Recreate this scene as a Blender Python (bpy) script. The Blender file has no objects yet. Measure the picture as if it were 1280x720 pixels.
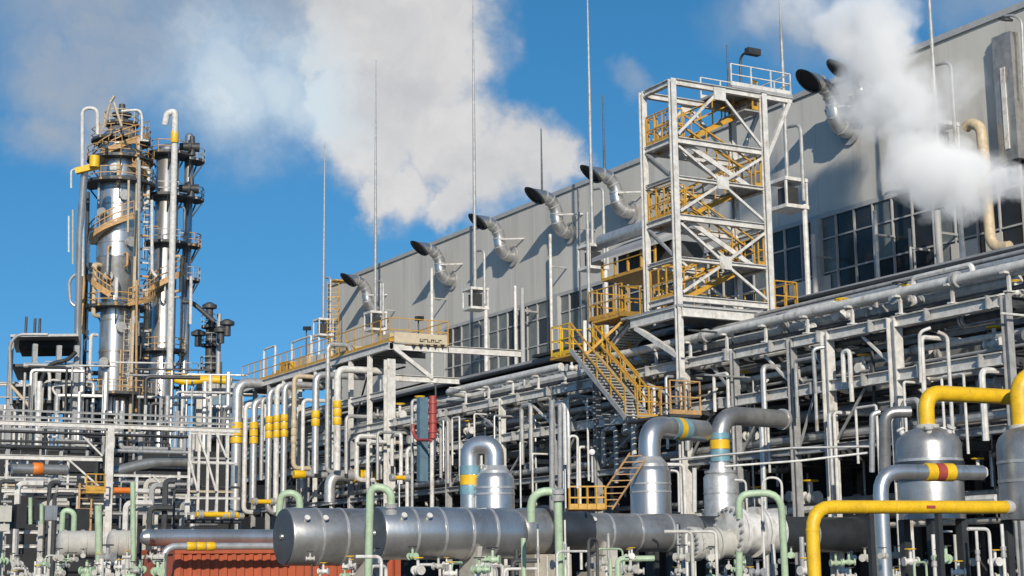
import bpy, math, random
from mathutils import Vector, Matrix, Quaternion
R = math.radians
rnd = random.Random(7)
scene = bpy.context.scene
COL = scene.collection

# ------------------------------------------------------------------ camera
TH = R(29.62); PIT = R(10.1); ROLL = 0.012; FPX = 2000.0; CAMH = 2.6
_Fh = Vector((math.sin(TH), math.cos(TH), 0)); _R0 = Vector((math.cos(TH), -math.sin(TH), 0))
_F = (_Fh*math.cos(PIT)+Vector((0, 0, 1))*math.sin(PIT)).normalized()
_U0 = _R0.cross(_F)
CU = (_U0*math.cos(ROLL)+_R0*math.sin(ROLL)); CR = (_R0*math.cos(ROLL)-_U0*math.sin(ROLL)); CF = _F
CAM = Vector((0, 0, CAMH))
cd = bpy.data.cameras.new('camera'); cam = bpy.data.objects.new('camera', cd); COL.objects.link(cam)
cd.sensor_width = 36; cd.lens = FPX/1280*36; cd.clip_start = .2; cd.clip_end = 9000
m = Matrix((CR, CU, -CF)).transposed().to_4x4(); m.translation = CAM; cam.matrix_world = m
scene.camera = cam

def ray(px, py): return CF+CR*((px-640)/FPX)-CU*((py-360)/FPX)
def on(px, py, X=None, Y=None, D=None, Z=None):
    """the place in the plant that a point of the photograph shows, on the plane X, Y or Z = const, or at the distance D"""
    d = ray(px, py)
    if X is not None: t = X/d.x
    elif Y is not None: t = Y/d.y
    elif Z is not None: t = (Z-CAMH)/d.z
    else: t = D
    return CAM+d*t
def mpp(p): return (Vector(p)-CAM).dot(CF)/FPX      # metres per photo pixel at p
def V(*a): return Vector(a)

# ------------------------------------------------------------------ sky, sun, exposure
SUN_EL = R(24); SUN_TRAVEL = R(3)          # the light travels this far left of the view direction
ang = TH-SUN_TRAVEL                          # azimuth of travel from +Y towards +X
tr = Vector((math.sin(ang)*math.cos(SUN_EL), math.cos(ang)*math.cos(SUN_EL), -math.sin(SUN_EL)))
sd = bpy.data.lights.new('sun', 'SUN'); so = bpy.data.objects.new('sun', sd); COL.objects.link(so)
sd.energy = 4.9; sd.angle = R(.5); sd.color = (1, .915, .79)
so.rotation_euler = tr.to_track_quat('-Z', 'Y').to_euler()
w = bpy.data.worlds.new('World'); scene.world = w; w.use_nodes = True
nt = w.node_tree; N = nt.nodes; L = nt.links
for n in list(N): N.remove(n)
def nd(t, **k):
    n = N.new(t)
    for a, b in k.items(): setattr(n, a, b)
    return n
def mth(op, a, b=None, c=None, clamp=False):
    n = nd('ShaderNodeMath', operation=op); n.use_clamp = clamp
    for i, v in enumerate((a, b, c)):
        if v is None: continue
        if hasattr(v, 'links') or hasattr(v, 'is_output'): L.new(v, n.inputs[i])
        else: n.inputs[i].default_value = v
    return n.outputs[0]
sky = nd('ShaderNodeTexSky', sky_type='NISHITA', sun_disc=False)
sky.sun_elevation = SUN_EL
sdir = -tr
sky.sun_rotation = math.atan2(sdir.x, sdir.y)
sky.air_density = 1.0; sky.dust_density = .3; sky.ozone_density = 3.0
_tc = nd('ShaderNodeTexCoord'); _va = nd('ShaderNodeVectorMath', operation='ADD'); L.new(_tc.outputs['Generated'], _va.inputs[0]); _va.inputs[1].default_value = (0, 0, .2)
_vn = nd('ShaderNodeVectorMath', operation='NORMALIZE'); L.new(_va.outputs[0], _vn.inputs[0]); L.new(_vn.outputs[0], sky.inputs[0])
hs = nd('ShaderNodeHueSaturation'); hs.inputs['Hue'].default_value = .491; hs.inputs['Saturation'].default_value = 1.28; hs.inputs['Value'].default_value = 1.72
L.new(sky.outputs[0], hs.inputs['Color'])
tc = nd('ShaderNodeTexCoord')
def noise(vec, scale, detail, rough=.55):
    n = nd('ShaderNodeTexNoise'); n.inputs['Scale'].default_value = scale; n.inputs['Detail'].default_value = detail
    n.inputs['Roughness'].default_value = rough; L.new(vec, n.inputs['Vector']); return n
def vm(op, a, b=None, s=None):
    n = nd('ShaderNodeVectorMath', operation=op)
    for i, v in enumerate((a, b)):
        if v is None: continue
        if hasattr(v, 'is_output'): L.new(v, n.inputs[i])
        else: n.inputs[i].default_value = v
    if s is not None: n.inputs['Scale'].default_value = s
    return n.outputs['Value'] if op in ('DISTANCE', 'LENGTH', 'DOT_PRODUCT') else n.outputs[0]
dirv = tc.outputs['Generated']
n1 = noise(dirv, 14, 6, .6); off = vm('SUBTRACT', n1.outputs['Color'], (.5, .5, .5)); dv = vm('ADD', dirv, vm('SCALE', off, s=.075))
n1b = noise(dirv, 50, 5, .6); dv = vm('ADD', dv, vm('SCALE', vm('SUBTRACT', n1b.outputs['Color'], (.5, .5, .5)), s=.016))
def blobs(lst, soft):
    tot = None
    for (px, py, r) in lst:
        c = ray(px, py).normalized()
        d = vm('DISTANCE', dv, tuple(c))
        rr = r/FPX
        v = nd('ShaderNodeMapRange', interpolation_type='SMOOTHSTEP')
        L.new(d, v.inputs[0]); v.inputs[1].default_value = rr*(1+soft); v.inputs[2].default_value = rr*(1-soft)
        v.inputs[3].default_value = 0; v.inputs[4].default_value = 1
        tot = v.outputs[0] if tot is None else mth('MAXIMUM', tot, v.outputs[0])
    return tot
WHITE = [(425, 60, 62), (420, 130, 46), (540, 60, 80), (470, 20, 92), (560, 20, 52), (500, 100, 95), (450, 170, 72), (560, 165, 70), (500, 235, 52), (600, 215, 66), (655, 205, 58), (695, 205, 36), (500, -60, 110), (560, 265, 34), (470, 250, 40)]
GREY = [(80, 90, 60), (150, 50, 80), (250, 30, 90), (350, 30, 100), (70, 160, 45), (400, 90, 80), (160, -60, 150), (330, -70, 160), (120, 140, 45)]
PALE = [(285, 108, 72), (350, 118, 62), (395, 140, 50)]
WISP = [(940, 15, 45), (1000, 30, 50), (790, 95, 22), (1250, -5, 60), (1060, 20, 50)]
mw = blobs(WHITE, .42); mg = mth('MULTIPLY', blobs(GREY, .75), .9); mp = blobs(PALE, .95); mi = mth('MULTIPLY', blobs(WISP, .8), .5)
n2 = noise(dv, 9, 7, .6)
breakup = nd('ShaderNodeMapRange'); L.new(n2.outputs['Fac'], breakup.inputs[0]); breakup.inputs[1].default_value = .34; breakup.inputs[2].default_value = .56; breakup.inputs[3].default_value = .5; breakup.inputs[4].default_value = 1
soft = mth('MAXIMUM', mth('MAXIMUM', mg, mi), mp)
cover = mth('MAXIMUM', mth('MAXIMUM', mth('MULTIPLY', mw, .97), mth('MULTIPLY', soft, breakup.outputs[0])), mth('MULTIPLY', mp, .85), clamp=True)
n3 = noise(dv, 11, 5, .55)
cr = nd('ShaderNodeValToRGB'); L.new(n3.outputs['Fac'], cr.inputs[0])
cr.color_ramp.elements[0].position = .33; cr.color_ramp.elements[0].color = (6.6, 6.7, 7.0, 1)
cr.color_ramp.elements[1].position = .68; cr.color_ramp.elements[1].color = (9.6, 9.4, 9.2, 1)
cg = nd('ShaderNodeMixRGB'); L.new(mw, cg.inputs[0]); cg.inputs[1].default_value = (4.9, 5.5, 6.3, 1); L.new(cr.outputs[0], cg.inputs[2])
cp = nd('ShaderNodeMixRGB'); L.new(mth('MULTIPLY', mp, 1.2, clamp=True), cp.inputs[0]); L.new(cg.outputs[0], cp.inputs[1]); cp.inputs[2].default_value = (8.3, 9.5, 10.3, 1)
mixc = nd('ShaderNodeMixRGB'); L.new(cover, mixc.inputs[0]); L.new(hs.outputs[0], mixc.inputs[1]); L.new(cp.outputs[0], mixc.inputs[2])
bg = nd('ShaderNodeBackground'); L.new(mixc.outputs[0], bg.inputs[0]); bg.inputs[1].default_value = .08
wo = nd('ShaderNodeOutputWorld'); L.new(bg.outputs[0], wo.inputs[0])
scene.view_settings.view_transform = 'Standard'; scene.view_settings.look = 'None'
scene.view_settings.exposure = 0; scene.view_settings.gamma = 1
scene.render.engine = 'CYCLES'
cy = scene.cycles; cy.max_bounces = 6; cy.diffuse_bounces = 2; cy.glossy_bounces = 3; cy.volume_bounces = 5; cy.transparent_max_bounces = 8
cy.volume_step_rate = 2.0; cy.volume_max_steps = 128
cy.use_denoising = True

# ------------------------------------------------------------------ materials
MATS = {}
def mat(name, col, rough=.6, metal=0, var=.25, scale=3.0, bump=0.0, streak=False, col2=None, spec=.5, fine=40, wear=None):
    M = bpy.data.materials.new(name); M.use_nodes = True; t = M.node_tree; n = t.nodes; l = t.links
    b = n['Principled BSDF']; b.inputs['Roughness'].default_value = rough; b.inputs['Metallic'].default_value = metal
    b.inputs['Specular IOR Level'].default_value = spec
    geo = n.new('ShaderNodeNewGeometry'); mp_ = n.new('ShaderNodeMapping'); l.new(geo.outputs['Position'], mp_.inputs[0])
    if streak: mp_.inputs['Scale'].default_value = (1, 1, .18)
    a = n.new('ShaderNodeTexNoise'); a.inputs['Scale'].default_value = scale; a.inputs['Detail'].default_value = 6; a.inputs['Roughness'].default_value = .65
    l.new(mp_.outputs[0], a.inputs['Vector'])
    r = n.new('ShaderNodeValToRGB'); l.new(a.outputs['Fac'], r.inputs[0])
    c2 = col2 or tuple(c*(1-var) for c in col)
    r.color_ramp.elements[0].position = .36; r.color_ramp.elements[0].color = (*c2, 1)
    r.color_ramp.elements[1].position = .62; r.color_ramp.elements[1].color = (*col, 1)
    f = n.new('ShaderNodeTexNoise'); f.inputs['Scale'].default_value = fine; f.inputs['Detail'].default_value = 3; l.new(geo.outputs['Position'], f.inputs['Vector'])
    mx = n.new('ShaderNodeMixRGB'); mx.blend_type = 'MULTIPLY'; mx.inputs[0].default_value = .35
    l.new(r.outputs[0], mx.inputs[1]); l.new(f.outputs['Fac'], mx.inputs[2])
    g = n.new('ShaderNodeBrightContrast'); g.inputs[1].default_value = 0
    l.new(mx.outputs[0], g.inputs[0]); last = g.outputs[0]
    if wear:
        wc, lo_, amt, wsc, zst = wear
        wm = n.new('ShaderNodeMapping'); wm.inputs['Scale'].default_value = (1, 1, zst); wm.inputs['Location'].default_value = (7, 3, 1); l.new(geo.outputs['Position'], wm.inputs[0])
        wn = n.new('ShaderNodeTexNoise'); wn.inputs['Scale'].default_value = wsc; wn.inputs['Detail'].default_value = 7; wn.inputs['Roughness'].default_value = .7; l.new(wm.outputs[0], wn.inputs['Vector'])
        wr = n.new('ShaderNodeMapRange'); wr.inputs[1].default_value = lo_; wr.inputs[2].default_value = lo_+.1; wr.inputs[4].default_value = amt; l.new(wn.outputs['Fac'], wr.inputs[0])
        wx = n.new('ShaderNodeMixRGB'); l.new(wr.outputs[0], wx.inputs[0]); l.new(last, wx.inputs[1]); wx.inputs[2].default_value = (*wc, 1); last = wx.outputs[0]
    l.new(last, b.inputs['Base Color'])
    rr = n.new('ShaderNodeMapRange'); l.new(a.outputs['Fac'], rr.inputs[0]); rr.inputs[3].default_value = min(1, rough+.12); rr.inputs[4].default_value = max(.05, rough-.08)
    l.new(rr.outputs[0], b.inputs['Roughness'])
    if bump:
        bp = n.new('ShaderNodeBump'); bp.inputs['Strength'].default_value = bump; bp.inputs['Distance'].default_value = .02
        l.new(a.outputs['Fac'], bp.inputs['Height']); l.new(bp.outputs[0], b.inputs['Normal'])
    MATS[name] = M; return M
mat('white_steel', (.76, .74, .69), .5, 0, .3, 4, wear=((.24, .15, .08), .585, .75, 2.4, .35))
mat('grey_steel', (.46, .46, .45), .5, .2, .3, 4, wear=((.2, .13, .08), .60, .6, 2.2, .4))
mat('dim_steel', (.08, .082, .085), .55, .2, .4, 4)  # dark steel; on rear rack members this tone paints in shade
mat('dark_steel', (.045, .048, .05), .55, .1, .4, 3)
mat('black', (.015, .016, .018), .6, 0, .4, 3)
mat('aluminium_cladding', (.70, .69, .67), .29, .82, .3, 1.9, .35, True, wear=((.30, .28, .25), .55, .6, 1.6, .25))
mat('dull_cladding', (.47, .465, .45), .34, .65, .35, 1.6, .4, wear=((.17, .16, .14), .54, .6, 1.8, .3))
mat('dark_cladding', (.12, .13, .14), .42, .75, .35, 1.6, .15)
mat('end_grey', (.075, .09, .105), .5, .1, .2, 3)
mat('pipe_cladding', (.66, .66, .645), .38, .55, .3, 5, .2, wear=((.3, .28, .25), .6, .5, 3, .6))
mat('yellow_paint', (.86, .52, .012), .46, 0, .2, 5, .1, wear=((.30, .2, .06), .62, .75, 5, .6))
mat('ochre_paint', (.66, .36, .045), .5, 0, .3, 5)
mat('rust_orange', (.60, .36, .15), .6, 0, .35, 5)
mat('sand_paint', (.62, .50, .33), .55, 0, .25, 5)
mat('green_paint', (.46, .60, .40), .5, 0, .2, 5, wear=((.25, .2, .12), .6, .7, 5, .6))
mat('teal_wrap', (.20, .38, .45), .4, .1, .25, 5)
mat('blue_paint', (.12, .21, .28), .5, 0, .25, 3)
mat('red_paint', (.42, .07, .06), .45, 0, .25, 5)
mat('orange_paint', (.80, .22, .03), .45, 0, .2, 5)
mat('container_red', (.50, .11, .045), .55, 0, .25, 2, 0, True)
mat('facade', (.60, .575, .52), .65, .0, .10, .35, 0, True, col2=(.53, .51, .46), wear=((.33, .31, .28), .52, .45, .8, .05))
mat('facade_trim', (.42, .42, .41), .6, 0, .15, 2)
mat('annex', (.022, .023, .026), .7, 0, .4, .8)  # near-black tone stands in for the shade behind the pipework
mat('roof_snow', (.42, .42, .43), .7, 0, .3, .5, .3)
mat('concrete', (.50, .45, .36), .8, 0, .3, 3, .3)
mat('ivory', (.56, .54, .48), .55, 0, .2, 4)
mat('window_glass', (.035, .037, .038), .2, 0, .5, .3, 0, spec=.4)
mat('pale_glass', (.20, .22, .21), .3, 0, .5, .6, 0, spec=.4)
mat('board_cream', (.62, .53, .38), .6, 0, .15, 4)
mat('ground', (.16, .15, .14), .9, 0, .4, .4, .5)
mat('lamp_glass', (.8, .8, .75), .2)
mat('gauge_white', (.8, .8, .76), .4, 0, .1)

# ------------------------------------------------------------------ mesh building
class MB:
    def __init__(s): s.v = []; s.f = []
    def add(s, vs, fs):
        k = len(s.v); s.v += [Vector(a) for a in vs]; s.f += [tuple(i+k for i in f) for f in fs]; return s
    def box(s, c, size, ax=None):
        c = Vector(c); x, y, z = ax or (V(1, 0, 0), V(0, 1, 0), V(0, 0, 1)); a, b, h = [q/2 for q in size]
        vs = [c+x*(i*a)+y*(j*b)+z*(k*h) for i in (-1, 1) for j in (-1, 1) for k in (-1, 1)]
        return s.add(vs, [(0, 1, 3, 2), (4, 6, 7, 5), (0, 4, 5, 1), (2, 3, 7, 6), (0, 2, 6, 4), (1, 5, 7, 3)])
    def span(s, a, b):      # box between two corners
        a = Vector(a); b = Vector(b); return s.box((a+b)/2, [abs(q) for q in (b-a)])
    def frame(s, d, up=V(0, 0, 1)):
        d = d.normalized()
        if abs(d.dot(up)) > .98: up = V(1, 0, 0) if abs(d.x) < .9 else V(0, 1, 0)
        sx = d.cross(up).normalized(); return sx, sx.cross(d).normalized()
    def bar(s, a, b, w, h=None, up=V(0, 0, 1)):
        a = Vector(a); b = Vector(b); h = h or w; sx, u = s.frame(b-a, up); d = (b-a)
        return s.box((a+b)/2, (w, d.length, h), (sx, d.normalized(), u))
    def ibeam(s, a, b, w, h, t=None, up=V(0, 0, 1)):
        a = Vector(a); b = Vector(b); t = t or max(.02, min(w, h)*.11); sx, u = s.frame(b-a, up)
        pr = [(-w/2, -h/2), (w/2, -h/2), (w/2, -h/2+t), (t/2, -h/2+t), (t/2, h/2-t), (w/2, h/2-t), (w/2, h/2), (-w/2, h/2), (-w/2, h/2-t), (-t/2, h/2-t), (-t/2, -h/2+t), (-w/2, -h/2+t)]
        n = 12; vs = [p+sx*x+u*y for p in (a, b) for x, y in pr]
        fs = [(i, (i+1) % n, n+(i+1) % n, n+i) for i in range(n)]+[tuple(range(n-1, -1, -1)), tuple(range(n, 2*n))]
        return s.add(vs, fs)
    def tube(s, pts, r, bend=None, seg=10, radii=None, cap=True, nb=5):
        P = [Vector(p) for p in pts]; bend = r*2.2 if bend is None else bend
        if len(P) > 2 and bend > 0 and radii is None:
            Q = [P[0]]
            for i in range(1, len(P)-1):
                a, b, c = P[i-1], P[i], P[i+1]; d1 = (a-b); d2 = (c-b)
                k = min(bend, d1.length*.49, d2.length*.49)
                if d1.normalized().dot(d2.normalized()) < -.995 or k < 1e-4: Q.append(b); continue
                s1 = b+d1.normalized()*k; s2 = b+d2.normalized()*k
                for j in range(nb+1):
                    t = j/nb; Q.append(s1*(1-t)**2+b*2*t*(1-t)+s2*t*t)
            Q.append(P[-1]); P = Q
        n = len(P); rings = []
        T = []
        for i in range(n):
            d = (P[min(i+1, n-1)]-P[max(i-1, 0)])
            if 0 < i < n-1: d = (P[i+1]-P[i]).normalized()+(P[i]-P[i-1]).normalized()
            T.append(d.normalized())
        sx, u = s.frame(T[0]); vs = []
        for i in range(n):
            if i:
                q = T[i-1].rotation_difference(T[i]); sx = q @ sx
            u = sx.cross(T[i]).normalized(); sx = T[i].cross(u).normalized()
            rr = radii[i] if radii else r
            for k in range(seg):
                a = 2*math.pi*k/seg; vs.append(P[i]+sx*(math.cos(a)*rr)+u*(math.sin(a)*rr))
        fs = [(i*seg+k, i*seg+(k+1) % seg, (i+1)*seg+(k+1) % seg, (i+1)*seg+k) for i in range(n-1) for k in range(seg)]
        if cap: fs += [tuple(range(seg-1, -1, -1)), tuple(range((n-1)*seg, n*seg))]
        return s.add(vs, fs)
    def lathe(s, o, d, prof, seg=28):   # prof: (distance along d, radius)
        o = Vector(o); d = Vector(d).normalized(); sx, u = s.frame(d); vs = []
        for t, r in prof:
            for k in range(seg):
                a = 2*math.pi*k/seg; vs.append(o+d*t+sx*(math.cos(a)*r)+u*(math.sin(a)*r))
        n = len(prof)
        fs = [(i*seg+k, i*seg+(k+1) % seg, (i+1)*seg+(k+1) % seg, (i+1)*seg+k) for i in range(n-1) for k in range(seg)]
        fs += [tuple(range(seg-1, -1, -1)), tuple(range((n-1)*seg, n*seg))]
        return s.add(vs, fs)
    def mesh(s, name, material, smooth=True, origin=None):
        if origin is None:
            lo = [min(v[i] for v in s.v) for i in range(3)]; hi = [max(v[i] for v in s.v) for i in range(3)]
            origin = V((lo[0]+hi[0])/2, (lo[1]+hi[1])/2, lo[2])
        me = bpy.data.meshes.new(name); me.from_pydata([tuple(v-origin) for v in s.v], [], s.f)
        mm = MATS[material] if isinstance(material, str) else material
        me.materials.append(mm)
        if smooth:
            me.polygons.foreach_set('use_smooth', [True]*len(me.polygons)); me.set_sharp_from_angle(angle=R(38))
        me.update(); return me, origin
    def build(s, name, material, parent=None, label=None, cat=None, group=None, kind=None, smooth=True):
        me, o = s.mesh(name, material, smooth); ob = bpy.data.objects.new(name, me); COL.objects.link(ob)
        place(ob, o, parent); tag(ob, label, cat, group, kind); return ob
WORLD = {}
CN = {'white_steel': 'white', 'grey_steel': 'grey', 'dim_steel': 'dark grey', 'dark_steel': 'near black', 'pipe_cladding': 'silver clad', 'green_paint': 'pale green', 'ivory': 'ivory', 'rust_orange': 'rusty orange', 'sand_paint': 'sand coloured'}
def thick(r, a, b): return 'slim' if r <= a else 'medium' if r <= b else 'thick'
def zone(px):
    for lim, nm in ((75, 'below the cabinets at the open side'), (130, 'around the longer ivory drum'), (215, 'between the ivory drums and the red container'), (345, 'before the red container'), (460, 'below the drum nearest the container'), (650, 'below the second big drum'), (720, 'at the foot of the pale green riser'),
        (850, 'below the slimmer seamed drum'), (940, 'around the bolted covers'), (1010, 'under the green arch'), (1100, 'right behind the yellow bend'), (1215, 'at the foot of the domed vessel')):
        if px < lim: return nm
    return 'between the two domed vessels'
def bay(y):
    for lim, nm in ((34, 'behind the domed vessels'), (39, 'over the yellow bend'), (45, 'beside the stair tower column'), (52, 'under the zigzag stair'), (60, 'above the hairpin elbow'), (68, 'between blue duct and hairpin elbow'), (80, 'behind the ringed vertical pipes')):
        if y < lim: return nm
    return 'at the open far end'
def place(ob, loc, parent=None, rot=None):
    ob.location = loc
    if rot is not None: ob.rotation_mode = 'QUATERNION'; ob.rotation_quaternion = rot
    mw_ = Matrix.LocRotScale(Vector(loc), rot or Quaternion(), None)
    if parent is not None:
        ob.parent = parent; ob.matrix_parent_inverse = WORLD[parent.name].inverted()
    WORLD[ob.name] = mw_
def tag(ob, label=None, cat=None, group=None, kind=None):
    if label: ob['label'] = label
    if cat: ob['category'] = cat
    if group: ob['group'] = group
    if kind: ob['kind'] = kind
def thing(name, label, cat, loc, group=None):
    o = bpy.data.objects.new(name, None); COL.objects.link(o); o.empty_display_size = .3; place(o, Vector(loc)); tag(o, label, cat, group); return o
def inst(me, name, loc, parent=None, rot=None):
    ob = bpy.data.objects.new(name, me); COL.objects.link(ob); place(ob, loc, parent, rot); return ob
def local(mb, name, material, smooth=True): return mb.mesh(name, material, smooth, origin=V(0, 0, 0))[0]
X_, Y_, Z_ = V(1, 0, 0), V(0, 1, 0), V(0, 0, 1)
def rotz(a): return Quaternion((0, 0, 1), a)
def to(d): return Vector(d).normalized().to_track_quat('Z', 'Y')
# ------------------------------------------------------------------ shared small pieces
def m_box(name, mt, sx, sy, sz, zc=None): return local(MB().box((0, 0, sz/2 if zc is None else zc), (sx, sy, sz)), name, mt, False)
POST = {k: m_box('post', k, .045, .045, 1.1) for k in ('ochre_paint', 'sand_paint', 'white_steel', 'rust_orange', 'yellow_paint', 'grey_steel')}
def unit_tread(mt, wdt): return local(MB().box((0, 0, 0), (.26, wdt, .045)), 'tread', mt, False)
def railing(parent, pts, mt='ochre_paint', h=1.1, step=1.1, name='railing', t=.038):
    mb = MB(); pts = [Vector(p) for p in pts]
    for a, b in zip(pts, pts[1:]):
        for f in (1.0, .52): mb.bar(a+Z_*h*f, b+Z_*h*f, t, t)
        mb.bar(a+Z_*.08, b+Z_*.08, .03, .14)
    r = mb.build(name, mt, parent, smooth=False)
    me = POST[mt]
    for j, (a, b) in enumerate(zip(pts, pts[1:])):
        n = max(1, round((b-a).length/step))
        for i in range(0 if j == 0 else 1, n+1):
            o = inst(me, 'post', a.lerp(b, i/n), r)
            if h != 1.1: o.scale = (1, 1, h/1.1)
    return r
def flight(parent, a, b, wdt=.8, side=None, stringer='white_steel', tread='grey_steel', rail='ochre_paint', n=None, h=1.0):
    """stair flight from a (bottom) to b (top)"""
    a = Vector(a); b = Vector(b); d = b-a; hd = V(d.x, d.y, 0).normalized(); s = V(-hd.y, hd.x, 0)
    mb = MB()
    for k in (-1, 1): mb.bar(a+s*(k*wdt/2), b+s*(k*wdt/2), .05, .17)
    fl = mb.build('stair_flight', stringer, parent, smooth=False)
    n = n or max(4, int(d.z/.21)); me = unit_tread(tread, wdt*.96); q = rotz(math.atan2(hd.y, hd.x))
    for i in range(n): inst(me, 'tread', a+d*((i+.6)/n), fl, q)
    hb = MB()
    for k in (-1, 1):
        for f in (1.0, .55): hb.bar(a+s*(k*wdt/2)+Z_*h*f, b+s*(k*wdt/2)+Z_*h*f, .05, .05)
        m_ = max(2, int(d.length/1.0))
        for i in range(m_+1):
            p = a.lerp(b, i/m_)+s*(k*wdt/2); hb.bar(p, p+Z_*h, .04, .04, up=X_)
    hb.build('handrail', rail, fl, smooth=False)
    return fl
def ladder(parent, a, b, wdt=.5, mt='ochre_paint', face=V(-1, 0, 0), cage=True):
    a = Vector(a); b = Vector(b); s = face.cross(Z_).normalized(); mb = MB()
    for k in (-1, 1): mb.bar(a+s*(k*wdt/2), b+s*(k*wdt/2), .06, .06, up=X_)
    n = int((b-a).length/.35)
    for i in range(n): p = a.lerp(b, (i+.5)/n); mb.bar(p-s*wdt/2, p+s*wdt/2, .035)
    if cage:
        for i in range(1, int((b-a).length/.9)):
            p = a.lerp(b, i*.9/(b-a).length); q = [p-s*wdt/2]+[p+s*(wdt*.62*math.sin(t))+face*(.7*math.cos(t)) for t in (-1.5, -1, -.4, .4, 1, 1.5)]+[p+s*wdt/2]
            for u, v in zip(q, q[1:]): mb.bar(u, v, .03, .05)
    return mb.build('ladder', mt, parent, smooth=False)

# ------------------------------------------------------------------ ground
MB().add([(-600, -300, 0), (1500, -300, 0), (1500, 3000, 0), (-600, 3000, 0)], [(0, 1, 2, 3)]).build('ground', 'ground', kind='structure')

# ------------------------------------------------------------------ compressor hall
XF = 52.0
zR = on(900, 163, X=XF).z; zW = on(963, 290, X=XF).z
zr1 = on(967, 317, X=XF).z; zr2 = on(967, 358, X=XF).z; zS = on(967, 384, X=XF).z
Y0 = 26.0; Y1 = on(410, 380, X=XF).y; YW = on(556, 412, X=XF).y
hall = thing('compressor_hall', 'huge windowed hall with smooth grey cladding and a long flat roofline', 'building', (XF, (Y0+Y1)/2, 0))
pw = 3.05; n = int((Y1-Y0)/pw); pw = (Y1-Y0)/n
me_hi = local(MB().box((.12, 0, (zR-zW)/2), (.24, pw-.016, zR-zW-.02)), 'wall_panel', 'facade', False)
me_lo = local(MB().box((.12, 0, (zW-6)/2), (.24, pw-.016, zW-6-.02)), 'wall_panel', 'facade', False)
me_si = local(MB().box((.12, 0, (zS-6)/2), (.24, pw-.016, zS-6-.02)), 'wall_panel', 'facade', False)
for i in range(n):
    yy = Y0+(i+.5)*pw
    inst(me_hi, 'wall_panel', (XF, yy, zW), hall)
    inst(me_lo if yy > YW else me_si, 'wall_panel', (XF, yy, 6), hall)
MB().span((XF+.26, Y0, 0), (XF+40, Y1-.1, zR-.05)).build('inner_wall', 'black', hall, smooth=False)
MB().span((XF-.12, Y0, zR), (XF+40, Y1+.1, zR+.28)).build('parapet_cap', 'facade_trim', hall, smooth=False)
MB().span((XF-.10, Y0, zW-.12), (XF-.002, YW, zW+.1)).build('lintel', 'facade_trim', hall, smooth=False)
# window band: one window per mullion bay, three panes each
wb = 1.32; nw = int((YW-Y0)/wb)
pane = {}
for k, (a, b) in enumerate(((zr1, zW), (zr2, zr1), (zS, zr2))):
    pane[k] = (local(MB().box((0, 0, 0), (.03, wb-.12, b-a-.12)), 'pane', 'window_glass', False), (a+b)/2); pane[k+3] = (local(MB().box((0, 0, 0), (.03, wb-.12, b-a-.12)), 'pane', 'pale_glass', False), 0)
fr = MB()
fr.box((0, wb/2, (zS+zW)/2), (.12, .07, zW-zS-.24))
for z in (zr1, zr2, zS): fr.box((0, -.056, z), (.09, wb-.112, .08))
FRM = fr.mesh('window', 'facade_trim', False, origin=V(0, 0, 0))[0]
PIL = local(MB().box((.12, 0, (zS+zW)/2), (.5, .55, zW-zS-.24)), 'pilaster', 'facade_trim', False)
for i in range(nw):
    yy = YW-(i+.5)*wb
    wnd = inst(FRM, 'window', (XF-.02, yy, 0), hall); pale = rnd.random() < .3
    for k in range(3): inst(pane[k+3 if pale and rnd.random() < .8 else k][0], 'pane', (XF+.02+rnd.uniform(-.004, .004), yy-.056+.0, pane[k][1]), wnd, Quaternion((0, 0, 1), rnd.uniform(-.012, .012)))
    if i % 19 == 12: inst(PIL, 'pilaster', (XF-.16, yy+wb/2, 0), hall)
# service shaft, ledge and pale sill boards
a = on(1250, 60, X=XF); b = on(1274, 60, X=XF); zb = on(1262, 205, X=XF).z; zt_ = on(1262, 45, X=XF).z
MB().span((XF-.5, a.y, zb), (XF-.003, b.y, zt_)).build('service_shaft', 'dull_cladding', hall, smooth=False)
MB().span((XF-.56, (a.y+b.y)/2-.12, zb+.5), (XF-.503, (a.y+b.y)/2+.12, zt_-1.5)).build('cable_strip', 'white_steel', hall, smooth=False)
for (p0, p1) in ((990, 1042), (1196, 1230), (1240, 1262)):
    MB().span((XF-.09, on(p0, 400, X=XF).y, zS+.1), (XF-.062, on(p1, 400, X=XF).y, zr2-.15)).build('sill_board', 'facade', hall, smooth=False)
# low annex between the hall and the racks, near black as painted-in shade
XA = 42.0; zA = on(1000, 379, X=XA).z; YA1 = 124
annex = thing('annex_block', 'low annex behind the pipe racks below the hall windows, shade painted into its cladding', 'building', (XA, 60, 0))
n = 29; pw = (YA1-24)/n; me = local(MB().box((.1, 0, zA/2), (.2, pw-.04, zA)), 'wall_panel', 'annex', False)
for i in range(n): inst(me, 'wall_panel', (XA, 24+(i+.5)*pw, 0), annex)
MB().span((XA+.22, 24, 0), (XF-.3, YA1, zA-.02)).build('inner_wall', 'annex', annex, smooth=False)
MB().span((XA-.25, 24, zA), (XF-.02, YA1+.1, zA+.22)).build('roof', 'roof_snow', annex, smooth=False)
MB().tube([(XA-.3, 24, zA-.05), (XA-.3, YA1, zA-.05)], .12, seg=8).build('gutter', 'dark_steel', annex)
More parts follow.
